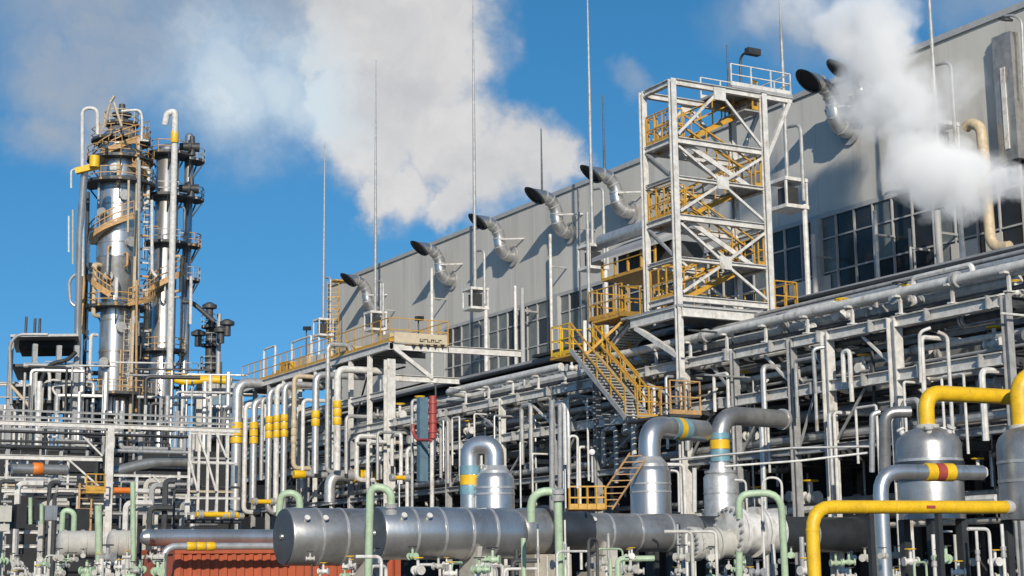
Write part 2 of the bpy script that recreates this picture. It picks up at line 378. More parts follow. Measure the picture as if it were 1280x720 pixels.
# beige pipe on the facade, hooked at both ends
def fp(px, py, X=XF-1.0): return on(px, py, X=X)
MB().tube([fp(1207, 160), fp(1213, 154), fp(1226, 158), fp(1230, 200), fp(1238, 300), fp(1246, 310), fp(1262, 308)], .24, bend=.8, seg=12).build('wall_pipe', 'sand_paint', None, 'hooked sand coloured pipe running down the hall facade beside the steam', 'pipe')
t = thing('wall_lamp', 'curved lamp bracket high on the facade above the service shaft', 'lamp', fp(1277, 90, XF-.6))
MB().tube([fp(1280, 110, XF-.6), fp(1277, 26, XF-.6), fp(1268, 19, XF-.6), fp(1256, 20, XF-.6)], .06, bend=.3, seg=6).build('bracket', 'grey_steel', t)
MB().lathe(fp(1258, 21, XF-.6), (0, .3, -1), [(0, .12), (.1, .3), (.16, .32)], 12).build('lamp_shade', 'dark_steel', t)

# ------------------------------------------------------------------ snorkel vents on the facade
VENTS = [((437, 351), 'at the far end of the hall beside the yellow cage'), ((527, 311), 'second from the far end of the hall'), ((600, 278), 'third from the far end of the hall'),
         ((670, 246), 'just left of the tall mast, fourth from the far end'), ((745, 217), 'nearest the far side of the stair tower'), ((1011, 104), 'with its black mouth beside the stair tower top'),
         ((1052, 86), 'half swallowed by the steam cloud')]
for (tp, where) in VENTS:
    vs_ = .76 if tp[0] != 1052 else .6; C = on(*tp, X=XF-3.3*vs_); W = V(XF, C.y, C.z-2.75*vs_)
    rv_ = rnd.uniform(-.13, .13)
    v = thing('snorkel_vent', 'silver snorkel vent '+where, 'vent', W, 'snorkel vents along the facade')
    P = [W, W+V(-.8, 0, .1), W+V(-1.3, 0, .75), W+V(-1.4, 0, 1.7), W+V(-1.85, 0, 2.45), W+V(-2.6, -.05, 2.8), W+V(-3.6, -.1, 2.75)]
    P = [W+(p_-W)*vs_ for p_ in P]
    S = []
    for i in range(len(P)-1):
        p0 = P[max(i-1, 0)]; p1 = P[i]; p2 = P[i+1]; p3 = P[min(i+2, len(P)-1)]
        for j in range(4):
            u = j/4; S.append(.5*((2*p1)+(p2-p0)*u+(2*p0-5*p1+4*p2-p3)*u*u+(3*p1-p0-3*p2+p3)*u**3))
    S.append(P[-1])
    rad = [(.52-.06*(i/len(S)))*(vs_+.04) for i in range(len(S))]
    rad = [r_*(1.0 if i < len(S)-5 else 1+.09*(i-len(S)+5)) for i, r_ in enumerate(rad)]
    S = [W+(Quaternion((0, 0, 1), rv_) @ (p_-W)) for p_ in S]
    e = S[-1]; dd = (S[-1]-S[-2]).normalized(); upv = (Z_-dd*Z_.dot(dd)).normalized()
    db = MB().tube(S, .5, radii=rad, seg=16, cap=False)
    for j in range(1, 5):
        for i_ in range(16): w_ = db.v[len(db.v)-16*j+i_]; w_ += dd*((w_-e).dot(upv)*(1.0, .72, .45, .2)[j-1])
    db.build('duct', 'aluminium_cladding', v)
    for nm, mb_, mt in (('mouth_rim', MB().lathe(e-dd*.12, dd, [(0, rad[-1]+.01), (.2, rad[-1]+.045), (.2, rad[-1]-.0), (.05, rad[-1]-.03)], 20), 'dark_steel'), ('mouth', MB().lathe(e-dd*.3, dd, [(0, rad[-6]-.06), (.24, rad[-1]-.03)], 20), 'black')):
        for w_ in mb_.v: w_ += dd*((w_-e).dot(upv)*.95)
        mb_.build(nm, mt, v)
    sm = MB()
    for i in (4, 8, 11, 14, 17, 20):
        d_ = (S[i+1]-S[i-1]).normalized(); sm.lathe(S[i]-d_*.04, d_, [(0, rad[i]+.005), (0, rad[i]+.035), (.08, rad[i]+.035), (.08, rad[i]+.005)], 16)
    sm.build('seam_rings', 'grey_steel', v, kind='stuff')
    MB().lathe(W-X_*.02, -X_, [(0, .7), (.1, .7), (.1, .4), (.02, .4)], 16).build('wall_collar', 'grey_steel', v)
    for k in (-1, 1): MB().tube([V(XF, C.y+k*1.5, C.z-1.15), V(XF-1.25, C.y+k*.35, C.z-1.1)], .06, seg=6).build('stay_arm', 'white_steel', v)
# ------------------------------------------------------------------ lightning masts with their small service cages
def mast(label, top, cage, legpx, X, rp=2.2, short=None, cagew=1.3):
    T = on(*top, X=X); Cg = on(*cage, X=X); T.y = Cg.y; k = mpp(Cg); B = V(X, Cg.y, 0)
    t = thing('lightning_mast', label, 'mast', B, 'tall masts in front of the hall')
    h = T.z-Cg.z
    MB().tube([V(X, Cg.y, Cg.z-.8), V(X, Cg.y, Cg.z+h*.45), V(X, Cg.y, Cg.z+h*.75), T], 1, bend=0, seg=10, radii=[rp*k, rp*k*.85, rp*k*.6, rp*k*.25]).build('pole', 'grey_steel', t)
    MB().tube([V(X+.5, Cg.y-.5, 0), V(X+.5, Cg.y-.5, Cg.z-.6)], rp*k*1.1, seg=8).build('support_leg', 'white_steel', t)
    if short:
        s = on(*short, X=X); MB().tube([V(X+.3, Cg.y-cagew*.55, Cg.z-.5), V(X+.3, Cg.y-cagew*.55, s.z), V(X+.3, Cg.y-cagew*.55+.9, s.z+.1)], rp*k*.8, bend=.4, seg=8).build('side_pole', 'grey_steel', t)
    q = cagew/2; z0 = Cg.z-.75
    for z in (z0, z0+1.25): MB().span((X-q, Cg.y-q, z-.08), (X+q, Cg.y+q, z+.08)).build('cage_deck', 'white_steel', t, smooth=False)
    for i in (-1, 1):
        for j in (-1, 1): MB().box((X+i*q*.9, Cg.y+j*q*.9, z0+.6), (.09, .09, 1.1)).build('cage_post', 'white_steel', t, smooth=False)
    MB().box((X, Cg.y, z0+.55), (cagew*.5, cagew*.5, .8)).build('junction_box', 'dark_steel', t, smooth=False)
mast('tall bare mast at the far end of the hall behind the yellow cage', (400, 180), (404, 408), None, 49, 1.6, (412, 345))
mast('slim dark mast rising beside the vent nearest the hall end', (465, 78), (469, 400), None, 48, 1.9, (477, 350))
mast('tall mast crossing the white cloud above the third vent', (586, 2), (594, 372), None, 48, 2.3, (605, 310))
mast('tall pale mast left of the stair tower, reaching out of the picture', (727, -30), (741, 320), None, 47, 2.5, (752, 232))
mast('thick mast behind the top of the stair tower', (968, -30), (985, 241), None, 46, 3, (979, 160))
mast('thick mast standing in the grey steam on the near part of the hall', (1152, -60), (1172, 172), None, 48, 3, (1180, 76))
for (px, y0, y1, lb) in ((678, 160, 250, 'thin lightning rod on the hall roof behind the fourth vent'), (756, 118, 215, 'thin lightning rod on the hall roof behind the fifth vent'), (911, 55, 98, 'thin lightning rod behind the stair tower top')):
    a = on(px, y1+20, X=XF+4); b = on(px, y0, X=XF+4); a.z = zR; MB().tube([a, V(a.x, a.y, b.z)], 1, radii=[.1, .04], seg=6).build('roof_rod', 'dim_steel', None, lb, 'lightning rod', 'rods on the hall roof')
# downpipes and pillars along the facade
for i, (px, y0, y1, wpx, mt, lb) in enumerate([(645, 357, 450, 4, 'white_steel', 'tall white post in front of the hall windows, tallest of the pair'), (654, 360, 452, 6, 'facade_trim', 'wide grey post in front of the hall windows beside a white one'),
        (690, 292, 440, 4, 'white_steel', 'long slim downpipe beneath the fourth vent'), (540, 335, 425, 4, 'white_steel', 'slim white downpipe beneath the second vent'), (725, 235, 345, 3, 'grey_steel', 'grey downpipe on the hall wall beside the tall pale mast'),
        (476, 350, 410, 3, 'grey_steel', 'grey downpipe beside the vent nearest the hall end'), (1098, 262, 350, 5, 'white_steel', 'white post before the window band below the steam'), (1176, 262, 345, 9, 'facade_trim', 'broad pale post before the window band right of the steam'), (1140, 285, 345, 4, 'grey_steel', 'thin post before the window band under the steam'), (1020, 292, 372, 7, 'facade_trim', 'pale post inside the window band beside the stair tower')]):
    a = on(px, y1, X=XF-1.2); b = on(px, y0, X=XF-1.2); r = wpx/2*mpp(a)
    t = thing('downpipe', lb, 'pipe', (a.x, a.y, zA), 'posts and downpipes before the hall wall')
    MB().tube([V(a.x, a.y, zA+.1), V(a.x, a.y, b.z)], r, seg=10).build('pipe_run', mt, t)
    for f in (.25, .8): MB().box((a.x+.55, a.y, zA+(b.z-zA)*f), (1.2, .1, .1)).build('bracket', 'grey_steel', t, smooth=False)
# yellow cage ladder at the far end
a = on(416, 425, X=49.5); b = on(416, 352, X=49.5); t = thing('ladder_cage', 'yellow caged ladder at the far end of the hall', 'ladder', a)
ladder(t, V(a.x, a.y, 8), V(a.x, a.y, b.z), .9, 'ochre_paint', V(-.5, -.86, 0))
MB().span((a.x-.1, a.y-.5, b.z), (XF, a.y+.5, b.z+.1)).build('landing', 'ochre_paint', t, smooth=False)
# ------------------------------------------------------------------ main pipe rack (runs along the hall)
XR = 32.0
def ry(px): return on(px, 450, X=XR).y
zT = on(900, 415, X=XR).z; zU = on(900, 447, X=XR).z; zL = on(917, 502, X=XR).z; zB = on(900, 575, X=XR).z
DEP = 7.5
rack = thing('pipe_rack', 'long pale steel pipe rack with three tiers running along the hall', 'pipe rack', (XR, 50, 0))
YA, YB = 27.0, ry(300)
colpx = [1262, 1120, 1035, 990, 918, 855, 745, 690, 627, 560, 487, 440, 385, 345, 300]
wid = {1120: .32, 1035: .3, 990: .24, 855: .28, 487: .42}
for px in colpx:
    y = ry(px); w_ = wid.get(px, .22); h = zU+.15
    if px == 487: h = zT+2.2
    MB().ibeam((XR, y, 0), (XR, y, h), w_, w_, up=Y_).build('column', 'white_steel' if px in (855, 487, 1035, 1120, 627) else 'grey_steel', rack, smooth=False)
    MB().ibeam((XR+DEP, y, 0), (XR+DEP, y, zU), .3, .3, up=Y_).build('column', 'dim_steel', rack, smooth=False)  # rear columns, cross beams and rear beams darkened to paint the rack's inner shade
    for z in (zU-.05, zL-.05, zB-.05):
        MB().ibeam((XR+.2, y+.02, z), (XR+DEP-.15, y+.02, z), .24, .32).build('cross_beam', 'dim_steel', rack, smooth=False)
ys = [ry(p) for p in colpx]
for z, hh in ((zU, .32), (zL, .34), (zB, .22)):
    for a, b in zip(ys, ys[1:]):
        MB().ibeam((XR-.03, a+.16, z), (XR-.03, b-.16, z), .24, hh).build('beam', 'white_steel' if hh > .3 else 'grey_steel', rack, smooth=False)
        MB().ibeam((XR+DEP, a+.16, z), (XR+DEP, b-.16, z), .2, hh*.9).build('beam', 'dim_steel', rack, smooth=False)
STIFF = m_box('stiffener', 'grey_steel', .2, .05, .36, 0)
y = YA+1
while y < ry(490):
    inst(STIFF, 'stiffener', (XR-.17, y, zU), rack); inst(STIFF, 'stiffener', (XR-.17, y+.4, zL), rack); y += 2.3
for i in range(1, len(ys)-1):
    MB().bar((XR+.1, ys[i]+.1, zL+.2), (XR+.1, (ys[i]+ys[i+1])/2, zU-.2), .07).build('brace', 'white_steel' if i % 2 else 'grey_steel', rack, smooth=False)
    MB().bar((XR+.1, (ys[i]+ys[i+1])/2, zL-.2), (XR+.1, ys[i+1]-.1, zB+.2), .06).build('brace', 'grey_steel', rack, smooth=False)
    MB().bar((XR+.3, ys[i], zU-1.6), (XR+2.0, ys[i], zU-.2), .09).build('brace', 'white_steel', rack, smooth=False)
# pipe shoes (T supports) under the top line
SH = local(MB().box((0, 0, .25), (.08, .08, .5)).box((0, 0, .5), (.5, .16, .06)).box((0, 0, .02), (.3, .16, .04)), 'pipe_shoe', 'white_steel', False)
y = YA+.7; k = 0
while y < ry(560):
    o = inst(SH, 'pipe_shoe', (XR+.05, y, zU+.2), rack); o.scale = (1, 1, (zT-zU-.30)/.53); y += 2.05
# the pipes lying on each tier: one thing per run
def run(name, label, pts, r, mt='pipe_cladding', group=None, seg=10, bend=None, cat='pipe', flanges=(), bands=(), bandmat='yellow_paint'):
    t = thing(name, label, cat, Vector(pts[0]), group)
    P = [Vector(p) for p in pts]
    MB().tube(P, r, seg=seg, bend=bend).build('pipe_run', mt, t)
    for (i, f) in flanges:
        a = P[i].lerp(P[i+1], f); d = (P[i+1]-P[i]).normalized()
        MB().lathe(a-d*.09, d, [(0, r*1.0), (0, r*1.65), (.07, r*1.65), (.07, r*1.3), (.11, r*1.3), (.11, r*1.65), (.18, r*1.65), (.18, r)], 14).build('flange', 'grey_steel', t)
    for (a, d, ln, cl) in bands:
        MB().lathe(Vector(a)-Vector(d)*ln/2, d, [(0, r), (0, r*1.13), (ln*.06, r*1.22), (ln*.94, r*1.22), (ln, r*1.13), (ln, r)], 16).build('colour_band', cl, t)
    return t
def band3(p, d, w1, mt='yellow_paint', n=3): return [(Vector(p)+Vector(d)*w1*1.12*(i-(n-1)/2), d, w1, mt) for i in range(n)]
# two long white lines on the rack's front edge
d1 = on(1285, 352, X=XR-.25); c1 = on(1150, 366, X=XR-.25)
run('top_pipe', 'thick white pipe along the top front edge of the rack', [(XR+.05, YA, zT), (XR+.05, ry(742), zT)], .14, 'white_steel', 'white pipes on the rack top', flanges=[(0, .2), (0, .7)])
run('top_pipe', 'long white pipe on the rack top ending at the yellow stair', [(XR+.05, ry(700), zT+.05), (XR+.05, ry(556), zT+.05), (XR+1.5, ry(548), zT+.05)], .15, 'white_steel', 'white pipes on the rack top', bend=.5)
for i, (px0, y0, px1, y1, X, wp, mt, lb) in enumerate([(880, 416, 1285, 322, 33.2, 8, 'pipe_cladding', 'bright clad pipe climbing slightly along the upper rack, widest of the sloping ones'),
        (885, 420, 1285, 338, 33.6, 6, 'white_steel', 'white pipe just under the bright clad pipe on the upper rack'), (900, 405, 1285, 313, 34.6, 5, 'grey_steel', 'grey pipe above the bright clad pipe on the upper rack'),
        (955, 386, 1285, 310, 38, 7, 'dark_steel', 'dark pipe along the back edge of the rack below the windows'), (900, 428, 1285, 352, 34, 5, 'dim_steel', 'dim pipe beneath the white pipe on the upper rack')]):
    run('sloping_pipe', lb, [on(px1, y1, X=X), on(px0, y0, X=X)], wp/2*mpp(on(px0, y0, X=X)), mt, 'sloping pipes on the upper rack')
# short goalpost supports over them
for (px, y0, y1, pe) in ((1142, 362, 348, 1215), (985, 402, 392, 1045)):
    a = on(px, y0, X=32.6); b = on(px, y1, X=32.6); e = on(pe, y1-14*(pe-px)/75, X=32.6)
    MB().tube([a, b, V(e.x, e.y, b.z), V(e.x, e.y, a.z)], .09, bend=.15, seg=8).build('goalpost_support', 'white_steel', None, 'low white goalpost support standing over the rack pipes near %s' % ('the near end' if px > 1100 else 'the stair tower'), 'support')
tiers = [(zU+.3, .55, 20, 'upper'), (zU-.75, .5, 12, 'hung upper'), (zL+.3, .6, 22, 'middle'), (zL-.8, .5, 12, 'hung middle'), (zB+.3, .6, 18, 'lower'), (zB-1.9, .6, 14, 'bottom')]
for (z0, sp, cnt, nm) in tiers:
    for i in range(cnt):
        x = XR+.45+i*(DEP-.8)/cnt+rnd.uniform(-.05, .05); r = rnd.choice([.035, .05, .07, .09, .12, .17]); zz = z0+r+rnd.choice([-.45, 0, 0, .25, .4])
        ya = YA+rnd.choice([0, 0, 4, 10]); yb = rnd.choice([ry(560), ry(500), ry(440), ry(340), ry(700)])
        p = [(x, ya, zz), (x, yb, zz)]
        if rnd.random() < .5:
            ym = rnd.uniform(ya+4, yb-4); dx = rnd.uniform(.3, 1.0)
            p = [(x, ya, zz), (x, ym, zz), (x+dx, ym+.3, zz+.25), (x+dx, yb, zz+.25)]
        mt_ = rnd.choice(['grey_steel', 'pipe_cladding', 'pipe_cladding', 'dim_steel', 'white_steel', 'white_steel', 'dark_steel'])
        run('rack_pipe', '%s %s pipe on the %s tier, %s%s' % (thick(r, .07, .12), CN[mt_], nm, ['nearest the front edge', 'second row back', 'third row back', 'mid bundle', 'in the rear half', 'near the rear edge', 'at the rear edge'][min(6, i*7//cnt)], ', jogging' if len(p) > 2 else ''), p, r, mt_, 'pipes bundled on the %s tier' % nm, seg=8, flanges=[(0, rnd.uniform(.1, .9))] if r > .07 else ())
# risers, elbows and drops that cross the tiers
for i in range(190):
    y = rnd.uniform(YA+1, ry(330)); x = XR+rnd.uniform(.3, DEP-.5); r = rnd.choice([.03, .035, .045, .055, .07, .09])
    z1 = rnd.choice([zU, zT, zL+.8, zL, zB+.9])+rnd.uniform(-.2, .3); z0 = max(.5, z1-rnd.uniform(1.2, 4.5)); s = rnd.choice([-1, 1])
    p = [(x, y, z0), (x, y, z1), (x+s*rnd.uniform(.6, 2), y, z1)] if rnd.random() < .6 else [(x, y+rnd.uniform(.5, 1.8), z0), (x, y, z0), (x, y, z1), (x, y+s*rnd.uniform(.6, 2), z1)]
    mt_ = rnd.choice(['white_steel', 'grey_steel', 'pipe_cladding', 'dim_steel'])
    run('riser_pipe', '%s %s riser %s rack tier, %s' % (thick(r, .045, .06), CN[mt_], 'reaching the top' if z1 > zU-.5 else 'reaching the middle' if z1 > zL-.4 else 'at the lower', bay(y)), p, r, mt_, 'risers between the rack tiers', seg=8)
# valves with handwheels in the rack
def valve_proto(mt, wheel):
    b = MB().lathe((-.22, 0, 0), X_, [(0, .13), (.05, .13), (.05, .07), (.12, .08), (.22, .12), (.32, .08), (.39, .07), (.39, .13), (.44, .13)], 12).tube([(0, 0, .05), (0, 0, .32)], .045, seg=8)
    wv = MB(); P = [V(math.cos(t*math.pi/6)*.15, math.sin(t*math.pi/6)*.15, .34) for t in range(13)]; wv.tube(P, .018, bend=0, seg=5); wv.bar((-.15, 0, .34), (.15, 0, .34), .02); wv.bar((0, -.15, .34), (0, .15, .34), .02)
    return local(b, 'body', mt), local(wv, 'handwheel', wheel)
VP = {k: valve_proto(k, wv) for k, wv in (('grey_steel', 'dark_steel'), ('green_paint', 'dark_steel'), ('ivory', 'dim_steel'), ('white_steel', 'yellow_paint'))}
def valve(loc, k, label, group, sc=1.0, q=None):
    t = thing('valve', label, 'valve', loc, group)
    for me, nm in zip(VP[k], ('body', 'handwheel')):
        o = inst(me, nm, loc, t, q); o.scale = (sc, sc, sc)
for i in range(120):
    z = rnd.choice([zU+.5, zL+.5, zL-.5, zB+.5, zB-1.2]); k = rnd.choice(['grey_steel', 'white_steel', 'grey_steel'])
    y = rnd.uniform(YA+2, ry(400))
    valve((XR+rnd.uniform(0.1, 2.6), y, z+rnd.uniform(-.2, .3)), k, '%s flanged valve on the %s tier, %s' % (CN[k], 'upper' if z > zU else 'middle' if z > zB+.6 else 'lower', bay(y)), 'small valves in the long rack', rnd.uniform(.9, 1.6), rotz(rnd.choice([0, 1.57])))
# cable trays along the rack
for j, (dx, z, lb) in enumerate(((3.0, zT+.55, 'upper'), (5.2, zT+.3, 'rear upper'), (1.6, zL+1.15, 'middle'), (4.4, zB+1.2, 'lower'))):
    t = thing('cable_tray', 'ladder type cable tray on the %s level of the long rack' % lb, 'cable tray', (XR+dx, 40, z), 'cable trays in the long rack')
    mb = MB(); 
    for k in (-.3, .3): mb.bar((XR+dx+k, YA, z), (XR+dx+k, ry(520), z), .05, .14)
    mb.build('side_rails', 'grey_steel', t, smooth=False); mb = MB(); y = YA
    while y < ry(520): mb.box((XR+dx, y, z-.03), (.56, .06, .03)); y += .6
    mb.build('rungs', 'grey_steel', t, kind='stuff', smooth=False)
    MB().tube([(XR+dx-.1, YA, z+.06), (XR+dx-.1, ry(520), z+.06)], .07, seg=6).build('cable', 'dark_steel', t)

# ------------------------------------------------------------------ stair tower
XL = 31.5; TW = on(848, 372, X=XL); YT = TW.y; XRt = on(964, 382, Y=YT).x; YK = on(809, 340, X=XL).y
lv = [on(850, y, X=XL).z for y in (372, 322, 269, 219, 171, 97)]
tower = thing('stair_tower', 'white open steel stair tower with ochre railings in front of the hall', 'stair tower', (XL, YT, 0))
XM = (XL+XRt)/2
for (x, y, z0) in ((XL, YT, 0), (XRt, YT, lv[0]-.2), (XL, YK, lv[0]-.2), (XRt, YK, 0)):
    MB().ibeam((x, y, z0), (x, y, lv[5]+.1), .21, .21, .035, up=Y_).build('column', 'white_steel', tower, smooth=False)
q = .16
for i, z in enumerate(lv):
    hh = .22 if i in (0, 2, 4, 5) else .14
    for y in (YT, YK): MB().ibeam((XL+q, y, z), (XRt-q, y, z), .18, hh).build('beam', 'white_steel', tower, smooth=False)
    for x in (XL, XRt): MB().ibeam((x, YT+q, z), (x, YK-q, z), .18, hh).build('beam', 'white_steel', tower, smooth=False)
GU = local(MB().box((0, 0, 0), (.5, .05, .46)), 'gusset_plate', 'white_steel', False)
for y, face in ((YT-.02, 1), (YK+.02, 0)):
    for i, (zc, ze) in enumerate(((lv[5]-.15, lv[4]), (lv[3], lv[4]), (lv[3], lv[2]), (lv[1], lv[2]), (lv[1], lv[0]))):
        for x in (XL+.1, XRt-.1):
            s = 1 if x > XM else -1; e = .22 if ze < zc else -.22
            MB().bar((XM+s*.22, y, zc-e*.7), (x-s*.08, y, ze+e), .075, .09).build('brace', 'white_steel', tower, smooth=False)
    for zc in (lv[5]-.2, lv[3], lv[1]): inst(GU, 'gusset_plate', (XM, y-.07 if face else y+.07, zc), tower)
for i in (0, 1, 2, 3, 4):
    MB().bar((XL, YT+.15, lv[i]+.1), (XL, YK-.15, lv[i+1 if i < 5 else 5]-.1), .08).build('brace', 'grey_steel', tower, smooth=False) if i % 2 else None
y1_, y2_ = YT+.5, YK-.45
for i in range(0, 5):
    a, b = lv[i], lv[i+1]; yy = y1_ if i in (1, 3) else y2_
    if i == 4: b = lv[4]+(lv[5]-lv[4])*.72
    xs = (XL+.55, XRt-.55); s, e = (xs[0], xs[1]) if i % 2 == 0 else (xs[1], xs[0])
    flight(tower, (s, yy, a), (e, yy, b), .72, stringer='white_steel' if yy == y1_ else 'ochre_paint', tread='white_steel')
    x0, x1 = (XRt-.75, XRt-.1) if i % 2 == 0 else (XL+.1, XL+.75)
    MB().span((x0, YT+.12, b+.02), (x1, YK-.12, b+.08)).build('landing', 'grey_steel', tower, smooth=False)
    xx = x1-.05 if i % 2 == 0 else x0+.05
    railing(tower, [(x0+.35, YT+.1, b+.08), (xx, YT+.12, b+.08), (xx, YK-.12, b+.08), (x0+.35, YK-.1, b+.08)], 'ochre_paint', step=.5)
    if i % 2 == 0: railing(tower, [(XL-.0, YT+.2, a+.1), (XL, YK-.2, a+.1)], 'ochre_paint', step=.45)
zt5 = lv[4]+(lv[5]-lv[4])*.72
# crown platform with white railing reaching over to the mast
MB().span((XM+.6, YT-.05, lv[5]+.15), (XRt+1.35, YK+.1, lv[5]+.24)).build('crown_deck', 'grey_steel', tower, smooth=False)
railing(tower, [(XM+.6, YT, lv[5]+.24), (XRt+1.3, YT, lv[5]+.24), (XRt+1.3, YK, lv[5]+.24), (XM+.6, YK, lv[5]+.24)], 'white_steel', .8, .9)
for y in (YT, YK):
    MB().bar((XRt+.05, y, lv[5]-2.3), (XRt+1.25, y, lv[5]+.05), .14).build('brace', 'white_steel', tower, smooth=False)
    MB().ibeam((XRt+.16, y, lv[5]+.02), (XRt+1.35, y, lv[5]+.02), .16, .22).build('beam', 'white_steel', tower, smooth=False)
# deck under the tower with the cantilever
zD = lv[0]-.28
YC = on(803, 365, X=XL).y+.2
MB().span((XL-.1, YT-.15, zD-.02), (XRt+1.2, YK+1.6, zD+.06)).build('base_deck', 'grey_steel', tower, smooth=False)
MB().ibeam((XL, YT-.2, zD-.2), (XRt+.9, YT-.2, zD-.2), .2, .36).build('beam', 'white_steel', tower, smooth=False)
MB().ibeam((XL, YT+.16, zD-.2), (XL, YC+.6, zD-.2), .2, .36).build('beam', 'white_steel', tower, smooth=False)
MB().bar((XL-.02, YC+.2, zD-.4), (XL-.02, YT+.12, on(858, 442, X=XL).z), .2, .16).build('brace', 'white_steel', tower, smooth=False)
railing(tower, [(XRt+1.1, YT-.1, zD+.1), (XRt+.1, YT-.1, zD+.1)], 'ochre_paint', step=.6)
railing(tower, [(XL+.1, YK+1.5, zD+.1), (XRt+1.0, YK+1.5, zD+.1), (XRt+1.1, YT, zD+.1)], 'ochre_paint', step=.6)
# lower stair system at the left of the tower
ls = thing('access_stair', 'zigzag access stair with ochre railings descending from the tower deck to the rack', 'stairs', (XL, on(760, 440, X=XL).y, 0))
def W_(px, py, X=XL): return on(px, py, X=X)
a = W_(737, 404, XL+.3); b = W_(812, 372, XL+.3); zP = W_(745, 403, XL+.3).z
MB().span((XL, W_(740, 404).y, zP-.1), (XL+1.6, W_(778, 394).y, zP)).build('landing', 'ochre_paint', ls, smooth=False)
railing(ls, [(XL, W_(778, 390).y, zP), (XL, W_(737, 404).y, zP), (XL+1.6, W_(737, 404).y, zP)], 'ochre_paint', step=.55)
flight(ls, (XL+.4, W_(776, 390).y, zP), (XL+.4, YC-.1, zD+.05), .9, stringer='ochre_paint')
# steep flight with visible treads going down from the deck
zQ = W_(767, 447, XL+.6).z
flight(ls, (XL+.9, W_(764, 447, XL+.9).y, zQ), (XL+.9, W_(800, 378, XL+.9).y, zD-.1), .95, stringer='white_steel', tread='white_steel', rail='grey_steel', n=13, h=.15)
# long flight down to the right
zE = W_(800, 522, XL-.9).z; zS_ = W_(722, 447, XL-.9).z
flight(ls, (XL-.9, W_(797, 520, XL-.9).y, zE), (XL-.9, W_(728, 440, XL-.9).y, zS_+.2), 1.0, stringer='grey_steel', tread='grey_steel', n=22)
flight(ls, (XL+.5, W_(812, 505, XL+.5).y, W_(812, 505, XL+.5).z), (XL+.5, W_(757, 440, XL+.5).y, W_(757, 440, XL+.5).z), .8, stringer='ochre_paint', tread='grey_steel', n=16)
railing(ls, [(XL-.9, W_(797, 512, XL-.9).y, zE), (XL+.5, W_(797, 512, XL-.9).y, zE)], 'ochre_paint', step=.5)
MB().span((XL-1.4, W_(728, 447, XL-.9).y, zS_), (XL+.1, W_(702, 440, XL-.9).y, zS_+.08)).build('landing', 'ochre_paint', ls, smooth=False)
railing(ls, [(XL-1.4, W_(727, 447, XL-.9).y, zS_+.1), (XL-1.4, W_(704, 440, XL-.9).y, zS_+.1), (XL, W_(704, 440, XL-.9).y, zS_+.1), (XL, W_(727, 440, XL-.9).y, zS_+.1)], 'yellow_paint', step=.55)
MB().bar((XL-.2, W_(737, 404).y, zP), (XL-.6, W_(748, 410).y, zQ-.2), .12).build('brace', 'white_steel', ls, smooth=False)
MB().tube([(XL+.1, W_(734, 404).y, zS_-.5), (XL+.1, W_(734, 404).y, zP+4.2)], .07, seg=8).build('post', 'grey_steel', ls)
MB().bar((XL-.9, W_(727, 447, XL-.9).y-.2, zS_), (XL+.3, W_(776, 390).y, zP-.1), .1).build('brace', 'ochre_paint', ls, smooth=False)
ZE = W_(800, 527, XL-.9).z
MB().span((XL-1.5, W_(857, 525, XL-.9).y, ZE-.08), (XL-.3, W_(797, 525, XL-.9).y, ZE)).build('landing', 'dim_steel', ls, smooth=False)
railing(ls, [(XL-.3, W_(797, 525, XL-.9).y, ZE), (XL-.3, W_(857, 520, XL-.9).y, ZE), (XL-1.5, W_(857, 520, XL-.9).y, ZE)], 'rust_orange', step=.6)
# grey awning shelter behind
sh = thing('shelter', 'small grey roofed shelter with ochre posts on the annex roof beside the stair tower', 'shelter', on(780, 345, X=42))
A = on(752, 346, X=42); B = on(818, 330, X=42)
MB().span((42, B.y, A.z-.25), (45, A.y, A.z-.1)).build('deck', 'ochre_paint', sh, smooth=False)
zt = on(760, 318, X=42).z
MB().add([(41.7, B.y-.5, zt-.25), (41.7, A.y+.4, zt-.25), (45, A.y+.4, zt+1.3), (45, B.y-.5, zt+1.3), (41.7, B.y-.5, zt-.05), (41.7, A.y+.4, zt-.05), (45, A.y+.4, zt+1.5), (45, B.y-.5, zt+1.5)], [(0, 1, 2, 3), (4, 7, 6, 5), (0, 4, 5, 1), (1, 5, 6, 2), (2, 6, 7, 3), (3, 7, 4, 0)]).build('roof', 'roof_snow', sh, smooth=False)
MB().span((43, B.y, A.z-.1), (44.9, A.y, zt+.1)).build('cabinet', 'dim_steel', sh, smooth=False)
for f in (0, .25, .5, .75, 1): MB().box((42.05, A.y+(B.y-A.y)*f, (A.z+zt)/2-.2), (.1, .1, zt-A.z-.1)).build('post', 'ochre_paint', sh, smooth=False)
for z in (A.z+.5, A.z+.95): MB().bar((41.97, A.y, z), (41.97, B.y, z), .05).build('rail', 'ochre_paint', sh, smooth=False)
MB().tube([V(43, A.y+1.5, zt+1.1), V(43, B.y-3, zt+1.1)], .35, seg=12).build('roof_duct', 'pipe_cladding', sh)
MB().span((41.5, B.y-3, zA+.25), (43.5, A.y+6, zA+.4)).build('walkway', 'dark_steel', sh, smooth=False)

